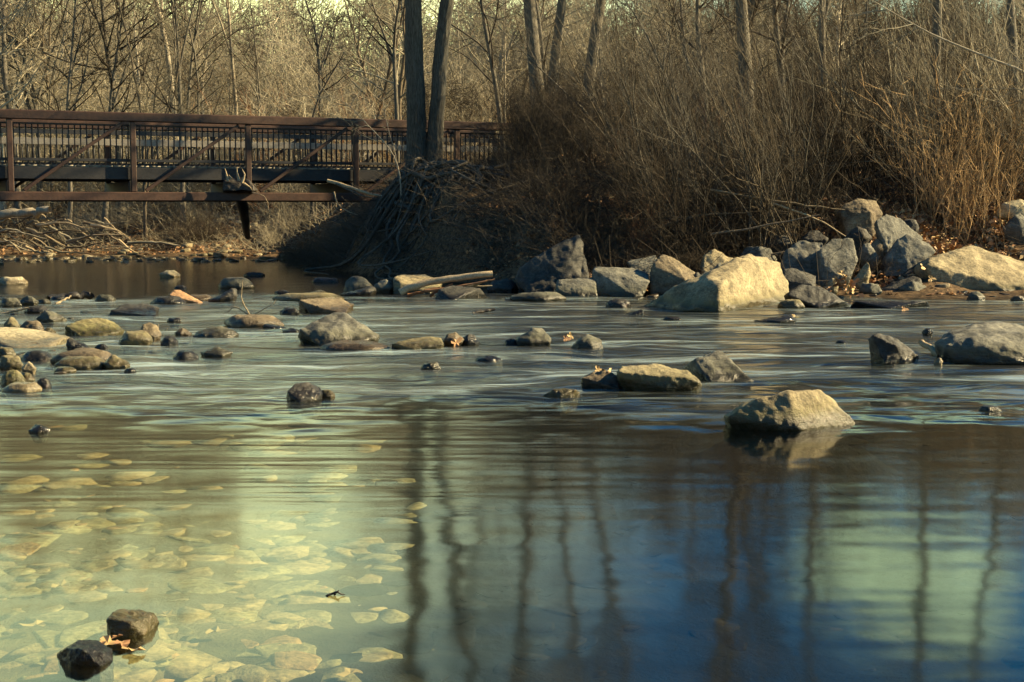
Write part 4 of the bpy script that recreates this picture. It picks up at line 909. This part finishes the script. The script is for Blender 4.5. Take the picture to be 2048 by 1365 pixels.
# bed sediment heaped round the standing stones
bpy.context.view_layer.update()
HP = np.array([(o.location.x, o.location.y, .5*o.dimensions.x + .03, .5*o.dimensions.y + .03) for o in C.objects if o.get('category') == 'rock' and o.location.z < .02 and o.location.y < 25.5 and 'submerged' not in o['label'] and (o.dimensions.x > .45 or o.location.y < 7)])
def heap(x, y, z):
    x = np.atleast_1d(np.asarray(x, float)); y = np.atleast_1d(np.asarray(y, float))
    d = np.hypot((x[:, None]-HP[None, :, 0])/HP[None, :, 2], (y[:, None]-HP[None, :, 1])/HP[None, :, 3])
    w_ = np.max(np.exp(-(np.clip(d-.6, 0, 9)/.75)**2), axis=1)
    return z + (np.maximum(z, -.07) - z)*w_
gco = np.zeros(len(ground.data.vertices)*3, np.float32); ground.data.vertices.foreach_get('co', gco); gco = gco.reshape(-1, 3)
mk = (gco[:, 1] > 3) & (gco[:, 1] < 27) & (np.abs(gco[:, 0]) < 14); gco[mk, 2] = heap(gco[mk, 0], gco[mk, 1], gco[mk, 2])
ground.data.vertices.foreach_set('co', gco.ravel()); ground.data.update()
_gz0 = gz
def gz(x, y): return float(heap(x, y, _gz0(x, y))[0]) if 3 < y < 27 else _gz0(x, y)
# gravel shore stones: countable, lit, below the bridge
gg = random.Random(3)
gm = []
for s in range(6):
    pts = [Vector((math.cos(a)*gg.uniform(.8, 1), math.sin(a)*gg.uniform(.6, .9), z*gg.uniform(.4, .6))) for a in [i*PI/4 for i in range(8)] for z in (-1, 1)]
    gm.append(hull_mesh('stone', [pts], .5, .12, 50+s, 1)); 
def put_stone(x, y, z, s, mat, me=None, flat=.7, label=None, group=None, parent=None, name='stone'):
    me = me or gg.choice(gm); o = link(name, me, parent, (x, y, z)); o.scale = (s*gg.uniform(.8, 1.4), s, s*flat); o.rotation_euler = (gg.uniform(-.2, .2), gg.uniform(-.2, .2), gg.uniform(0, 6.3))
    if len(me.materials) == 0: me.materials.append(mat)
    o.material_slots[0].link = 'OBJECT'; o.material_slots[0].material = mat
    if parent is None: tag(o, label, 'rock', group)
    return o
for k in range(190):
    px = gg.uniform(-40, 600); py = gg.gauss(517, 5) if px > 60 else gg.gauss(520, 4)
    if px > 420: py = gg.uniform(500, 524)
    p = onwater(px, py); z = max(gz(p.x, p.y), -.02)
    put_stone(p.x, p.y, z+.0, gg.uniform(.07, .22)*(1.4 if gg.random() < .12 else 1), MR[gg.choice(['pale', 'tan', 'tan', 'brown', 'pale'])], label='sunlit stone on the gravel shore beneath the bridge', group='stones of the gravel shore')
for k in range(60):
    px = gg.uniform(1000, 2080); py = gg.uniform(586, 600); p = onwater(px, py)
    put_stone(p.x, p.y+.5, gz(p.x, p.y+.5)*.3, gg.uniform(.06, .16), MR[gg.choice(['grey', 'dark', 'brown'])], label='small rubble stone at the waterline of the right bank', group='rubble at the right waterline')
for k in range(50):
    px = gg.uniform(1480, 2080); p = onland(px, gg.uniform(440, 575)); put_stone(p.x, p.y, p.z, gg.uniform(.07, .2), MR[gg.choice(['grey', 'dark', 'brown', 'tan'])], label='small stone lodged between the blocks of the right bank', group='stones on the right bank')
for k in range(34):
    px = gg.gauss(60, 90); py = gg.uniform(600, 780)
    if px > 260: continue
    p = onwater(px, py); put_stone(p.x, p.y, -.01, gg.uniform(.04, .09), MR[gg.choice(['grey', 'dark', 'brown', 'tan'])], label='pebble in the shallows of the left riffle', group='pebbles of the left riffle')
# stones of the stream bed
fm = []
for s in range(9):
    pts = [Vector((math.cos(a)*gg.uniform(.55, 1), math.sin(a)*gg.uniform(.45, .95), z*gg.uniform(.12, .32))) for a in [i*2*PI/6 + gg.uniform(-.4, .4) for i in range(6)] for z in (-1, 1)]
    fm.append(hull_mesh('stone', [pts], .3, .10, 70+s, 1))
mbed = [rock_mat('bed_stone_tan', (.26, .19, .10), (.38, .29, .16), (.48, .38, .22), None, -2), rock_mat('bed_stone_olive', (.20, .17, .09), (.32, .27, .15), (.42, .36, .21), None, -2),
        rock_mat('bed_stone_orange', (.30, .18, .08), (.42, .27, .14), (.52, .36, .20), None, -2), rock_mat('bed_stone_shaded', (.005, .005, .005), (.014, .012, .009), (.035, .028, .018), None, -2)]  # last one: bed stones with the right pool's shade put into their colour
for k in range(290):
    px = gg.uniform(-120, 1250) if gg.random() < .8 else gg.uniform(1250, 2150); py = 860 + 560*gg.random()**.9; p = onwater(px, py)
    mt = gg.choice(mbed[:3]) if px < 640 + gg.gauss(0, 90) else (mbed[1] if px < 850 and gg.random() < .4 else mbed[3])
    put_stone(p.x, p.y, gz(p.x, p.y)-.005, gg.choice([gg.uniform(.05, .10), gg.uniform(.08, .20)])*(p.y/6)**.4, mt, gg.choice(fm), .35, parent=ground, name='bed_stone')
def bed_mass(n, xr, seed, mat, smin, smax):
    g = np.random.default_rng(seed); px = g.uniform(*xr, n); py = 800 + 640*g.random(n)**.8; Vs = []; Fs = []; c0 = 0
    for i in range(n):
        me = fm[int(g.integers(len(fm)))]
        if not hasattr(bed_mass, 'c'): bed_mass.c = {}
        if me.name not in bed_mass.c:
            bm = bmesh.new(); b2 = bmesh.new(); b2.from_mesh(me); idx_ = g.permutation(len(b2.verts))[:16]; b2.verts.ensure_lookup_table()
            r_ = bmesh.ops.convex_hull(bm, input=[bm.verts.new(b2.verts[int(j)].co) for j in idx_])
            bmesh.ops.delete(bm, geom=[v for v in bm.verts if not v.link_faces], context='VERTS'); bmesh.ops.triangulate(bm, faces=bm.faces); bm.verts.index_update()
            bed_mass.c[me.name] = (np.array([v.co for v in bm.verts]), np.array([[v.index for v in f.verts] for f in bm.faces])); bm.free(); b2.free()
        v, f = bed_mass.c[me.name]; p = onwater(px[i], py[i]); s = g.uniform(smin, smax)*(p.y/6)**.5; a = g.uniform(0, 6.3)
        ca, sa = math.cos(a), math.sin(a); w = v*s*[1.25, 1, .30] - [0, 0, .012]; w = np.c_[w[:, 0]*ca - w[:, 1]*sa, w[:, 0]*sa + w[:, 1]*ca, w[:, 2]] + [p.x, p.y, gz(p.x, p.y)]
        Vs.append(w); Fs.append(f+c0); c0 += len(w)
    o = link('bed_gravel', quad_mesh('bed_gravel', np.concatenate(Vs), np.concatenate(Fs)), mat=mat); tag(o, kind='stuff')
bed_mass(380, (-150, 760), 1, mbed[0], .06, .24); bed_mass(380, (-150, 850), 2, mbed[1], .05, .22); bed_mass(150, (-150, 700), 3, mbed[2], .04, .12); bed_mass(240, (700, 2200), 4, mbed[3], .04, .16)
# ------------------------------------------------------------------ leaves and sticks
def leaf(px, py, Y, s, label, mat=M_leaf, tilt=(0, 0, 0), lobes=3, z=None, group=None):
    p = at(px, py, Y) if z is None else Vector((*onwater(px, py)[:2], z)); n = lobes*4; V = [(0, 0, 0)]
    for i in range(n):
        a = 2*PI*i/n; r = s*(.45+.55*abs(math.cos(a*lobes/2))**1.4)*(1.25 if i < 2 else 1); V.append((r*math.cos(a), r*.8*math.sin(a), s*.25*(math.cos(a*2)**2)+rnd.uniform(-.05, .05)*s))
    me = bpy.data.meshes.new('leaf'); me.from_pydata(V, [], [(0, 1+i, 1+(i+1) % n) for i in range(n)])
    o = link('leaf', me, None, p, mat); o.rotation_euler = tilt; tag(o, label, 'leaf', group); return o
leaf(1196, 740, onwater(1196, 776).y+.1, .05, 'curled orange leaf standing on the leafy brown rock', M_leafy, (1.2, .3, .4))
leaf(1218, 745, onwater(1218, 776).y+.1, .045, 'second upright leaf on the leafy brown rock, the right one', M_leafy, (1.3, -.6, 1.2))
leaf(1208, 748, onwater(1208, 776).y+.02, .06, 'folded dark orange leaf in front on the leafy brown rock', M_leaf, (1.0, .8, 2.2))
leaf(1132, 678, 16.4, .055, 'red-brown curled leaf left of the lumpy pale-ended rock', M_leaf, (1.1, .2, .4))
leaf(1140, 671, 16.5, .05, 'upright leaf tip beside the red-brown curled leaf', M_leafy, (1.4, .9, .4))
leaf(912, 686, 16.3, .08, 'orange leaf stuck on the jagged rock mid stream', M_leaf, (1.2, -.5, .6))
leaf(1222, 394, 30.0, .06, 'bright pale leaf hanging in the dark brush', M_leafy, (1.3, .2, .3))
leaf(1862, 558, 25.6, .09, 'bright star-shaped leaf in the shadow left of the sloping slab', M_leafy, (1.4, .2, .3))
leaf(1844, 535, 25.7, .09, 'pale leaf at the corner of the sloping slab', M_leafy, (1.1, .4, .8))
leaf(1590, 634, 21.0, .07, 'small leaf on the tip of the thin slanting rock', M_leafy, (.5, .2, .3))
leaf(1808, 619, 22.2, .07, 'red leaf below the long low dark slab', M_leaf, (1.2, .2, .3))
for k, (px, py, s, mt, lab) in enumerate([(215, 1293, .05, M_leafy, 'flat pale leaf afloat between the two wet stones'), (245, 1296, .04, M_leaf, 'dark curled leaf afloat right of the lower wet stone'),
    (268, 1308, .05, M_leafy, 'pale leaf afloat farther right of the lower wet stone'), (232, 1282, .035, M_leaf, 'small brown leaf against the upper wet stone'), (200, 1300, .04, M_leaf, 'brown leaf leaning on the lower wet stone')]):
    leaf(px, py, 0, s, lab, mt, (.25, .1, k*1.3), z=.012)
for k, (px, py) in enumerate([(430, 1180), (120, 1095), (70, 1160), (540, 1290), (420, 1340), (300, 1330), (700, 1250), (330, 1150)]):
    p = onwater(px, py); o = leaf(px, py, 0, .06, 'pale leaf sunk on the pool bed in the foreground', M_leafy, (0, 0, k*1.7), z=gz(p.x, p.y)+.04, group='sunken leaves of the pool')
for k in range(16):   # orange leaf pile at the shore
    px, py = gg.gauss(1690, 14), gg.gauss(572, 8); leaf(px, py, 25.2+gg.uniform(-.1, .2), .10, 'leaf of the orange heap caught at the right shore', M_leaf if k % 3 else M_leafy, (gg.uniform(.2, 1.5), gg.uniform(-.8, .8), gg.uniform(0, 6)), group='leaves of the orange heap')

def stick(pts, r, label, mat=M_drift, name='stick', Y=None, group=None, cat='stick', taper=.6, sides=7, rough=.25):
    W = [at(p[0], p[1], p[2] if len(p) > 2 else Y) for p in pts]; O = W[0]
    P = resample([tuple(w-O) for w in W], 12); P[1:-1] += rng.normal(0, r*rough, P[1:-1].shape)
    o = link(name, MB().tube(P, r*(1-taper*np.linspace(0, 1, 12)), sides).mesh(name), None, O, mat); tag(o, label, cat, group); return o
stick([(800, 586), (830, 572), (880, 560), (940, 552), (985, 548)], .07, 'long pale driftwood log lying across the shore stones', M_drift, 'driftwood_log', 25.6, cat='log', taper=.2, sides=9)
for k, (a, b_) in enumerate([((850, 582), (975, 562)), ((870, 590), (960, 566)), ((905, 575), (990, 558)), ((860, 592), (905, 568)), ((930, 582), (975, 560)), ((815, 590), (880, 575)), ((880, 580), (985, 572))]):
    stick([a, ((a[0]+b_[0])/2+gg.uniform(-4, 4), (a[1]+b_[1])/2+gg.uniform(-4, 4)), b_], .03, 'stick of the small driftwood tangle under the long log', gg.choice([M_drift, M_twigr, M_darkwood]), Y=25.45+.05*k, group='sticks under the driftwood log')
stick([(1843, 685, 15.9), (1880, 712, 15.0)], .035, 'pale stick poking up between the wedge and the broad grey boulder', taper=.1)
stick([(945, 627, 21.5), (990, 619, 21.6)], .03, 'dark stick floating in mid rapids', M_darkwood, taper=.3)
stick([(112, 608, 23.8), (142, 592, 24)], .02, 'pale stick crossing the dark log at the left riffle', taper=.3)
stick([(98, 600, 24.6), (140, 594, 24.8), (184, 590, 24.9)], .07, 'dark log lying in the left riffle', M_darkwood, 'driftwood_log', cat='log', taper=.1)
stick([(0, 630, 21.4), (30, 622, 21.4), (58, 616, 21.4)], .025, 'tan twig lying on stones at the left edge', taper=.4)
stick([(316, 672, 18.6), (317, 648, 18.6)], .008, 'short straw upright by the pyramid stone'); stick([(325, 672, 18.6), (335, 658, 18.6)], .008, 'short straw slanting by the pyramid stone')
stick([(500, 632, 20), (482, 600, 20), (486, 560, 20)], .012, 'long bent straw rising from the granular ledge'); stick([(500, 632, 20), (470, 612, 20), (450, 628, 20)], .01, 'straw bowing left from the granular ledge')
stick([(505, 632, 20.05), (530, 617, 20.05), (546, 610, 20.05), (552, 600, 20.05)], .01, 'straw curling right from the granular ledge')
stick([(655, 1196, 0), (690, 1183, 0)] if 0 else [(652, 1194, onwater(660, 1192).y), (672, 1184, onwater(660, 1192).y), (690, 1190, onwater(660, 1192).y)], .006, 'small dark twig sticking out of the foreground water', M_darkwood)
stick([(668, 1190, onwater(660, 1192).y), (678, 1181, onwater(660, 1192).y)], .005, 'shorter prong of the small dark twig', M_darkwood)
# root plate and log caught on the bridge
lg = stick([(478, 385, 37.9), (484, 410, 38.6), (490, 440, 40.5), (495, 474, 43.0)], .16, 'black broken log hanging from the bridge down to the far bank', M_darkwood, 'broken_log', cat='log', taper=.45, sides=10, rough=.05)
RSd = at(470, 372, 37.2)
o = rock([(445, 380, 0), (505, 380, 0), (448, 362, 0), (470, 352, .1), (500, 360, .1), (508, 374, 0)], 'dark splintered stump with pale spikes lodged on the bridge', 'dark', Yf=37.0, back=.5, amp=.12, name='driftwood_stump', cat='stump', bottom=2.02)
o.data.materials[0] = M_darkwood
for k, pts in enumerate([[(456, 362), (452, 345), (450, 337)], [(462, 358), (458, 350)], [(478, 362), (474, 345), (474, 334)], [(484, 366), (490, 350), (484, 338)], [(488, 368), (500, 375), (505, 382)]]):
    W = [at(x, y, 36.85)-o.location for x, y in pts]
    link('spike', MB().tube(resample(W, 6), .045*(1-.9*np.linspace(0, 1, 6)), 5).mesh('spike'), o, mat=M_drift)
stick([(505, 385, 36.6), (530, 392, 36.6), (537, 410, 36.6), (536, 420, 36.6)], .012, 'thin pale twig curling below the stump on the bridge')
stick([(668, 384, 36.3), (672, 405, 36.3), (690, 422, 36.3), (715, 430, 36.3)], .02, 'curved pale twig hanging over the bottom chord near the bank')
stick([(655, 362, 36.4), (700, 375, 36.2), (745, 390, 36.0), (790, 400, 35.8)], .05, 'weathered branch leaning from the mound onto the bridge', M_drift)
stick([(672, 368, 36.3), (720, 390, 36.1), (760, 400, 36.0)], .03, 'thinner branch under the weathered one', M_bark)
# driftwood tangle on the far left bank
for k in range(42):
    px = gg.uniform(-20, 260); py = gg.uniform(425, 500); L = gg.uniform(25, 110); a = gg.uniform(-.5, .9); Yk = 46.5 + (500-py)*.05
    pts = [(px, py), (px+L*.5, py+L*.5*a+gg.uniform(-10, 6)), (px+L, py+L*a*.8+gg.uniform(-6, 14))]
    pts = [(x, min(y, 506)) for x, y in pts]
    stick(pts, gg.uniform(.015, .06), 'branch of the driftwood tangle on the far left bank', gg.choice([M_drift, M_drift, M_bark2, M_twig]), 'branch', Yk, 'driftwood tangle on the far bank', 'branch')
stick([(0, 432), (50, 425), (100, 420)], .16, 'thick pale log on the far bank at the left edge', M_pale, 'fallen_log', 49, cat='log', taper=.2, sides=9)
for k, pts in enumerate([[(1530, 512), (1600, 500), (1680, 490)], [(1100, 560), (1180, 540), (1240, 520)], [(1420, 470), (1540, 450), (1640, 430)], [(1540, 405), (1640, 440), (1700, 480)], [(1420, 380), (1560, 405), (1690, 420)], [(1300, 460), (1400, 430), (1500, 425)]]):
    stick(pts, .028, ['thin fallen branch behind the biggest boulder', 'fallen branch above the blue-grey block', 'long grey branch on the dark bank', 'branch slanting down to the shaded stones', 'long pale bough across the right brush', 'bowed branch in the mid bank brush'][k], gg.choice([M_drift, M_bark2]), 'branch', 28.2 if k < 3 else 29, cat='branch')
# reed straw on the right bank top
print('tris', sum(len(p.vertices)-2 for me in bpy.data.meshes for p in me.polygons) if False else sum(len(me.loops) - 2*len(me.polygons) for me in bpy.data.meshes), 'objs', len(bpy.data.objects))
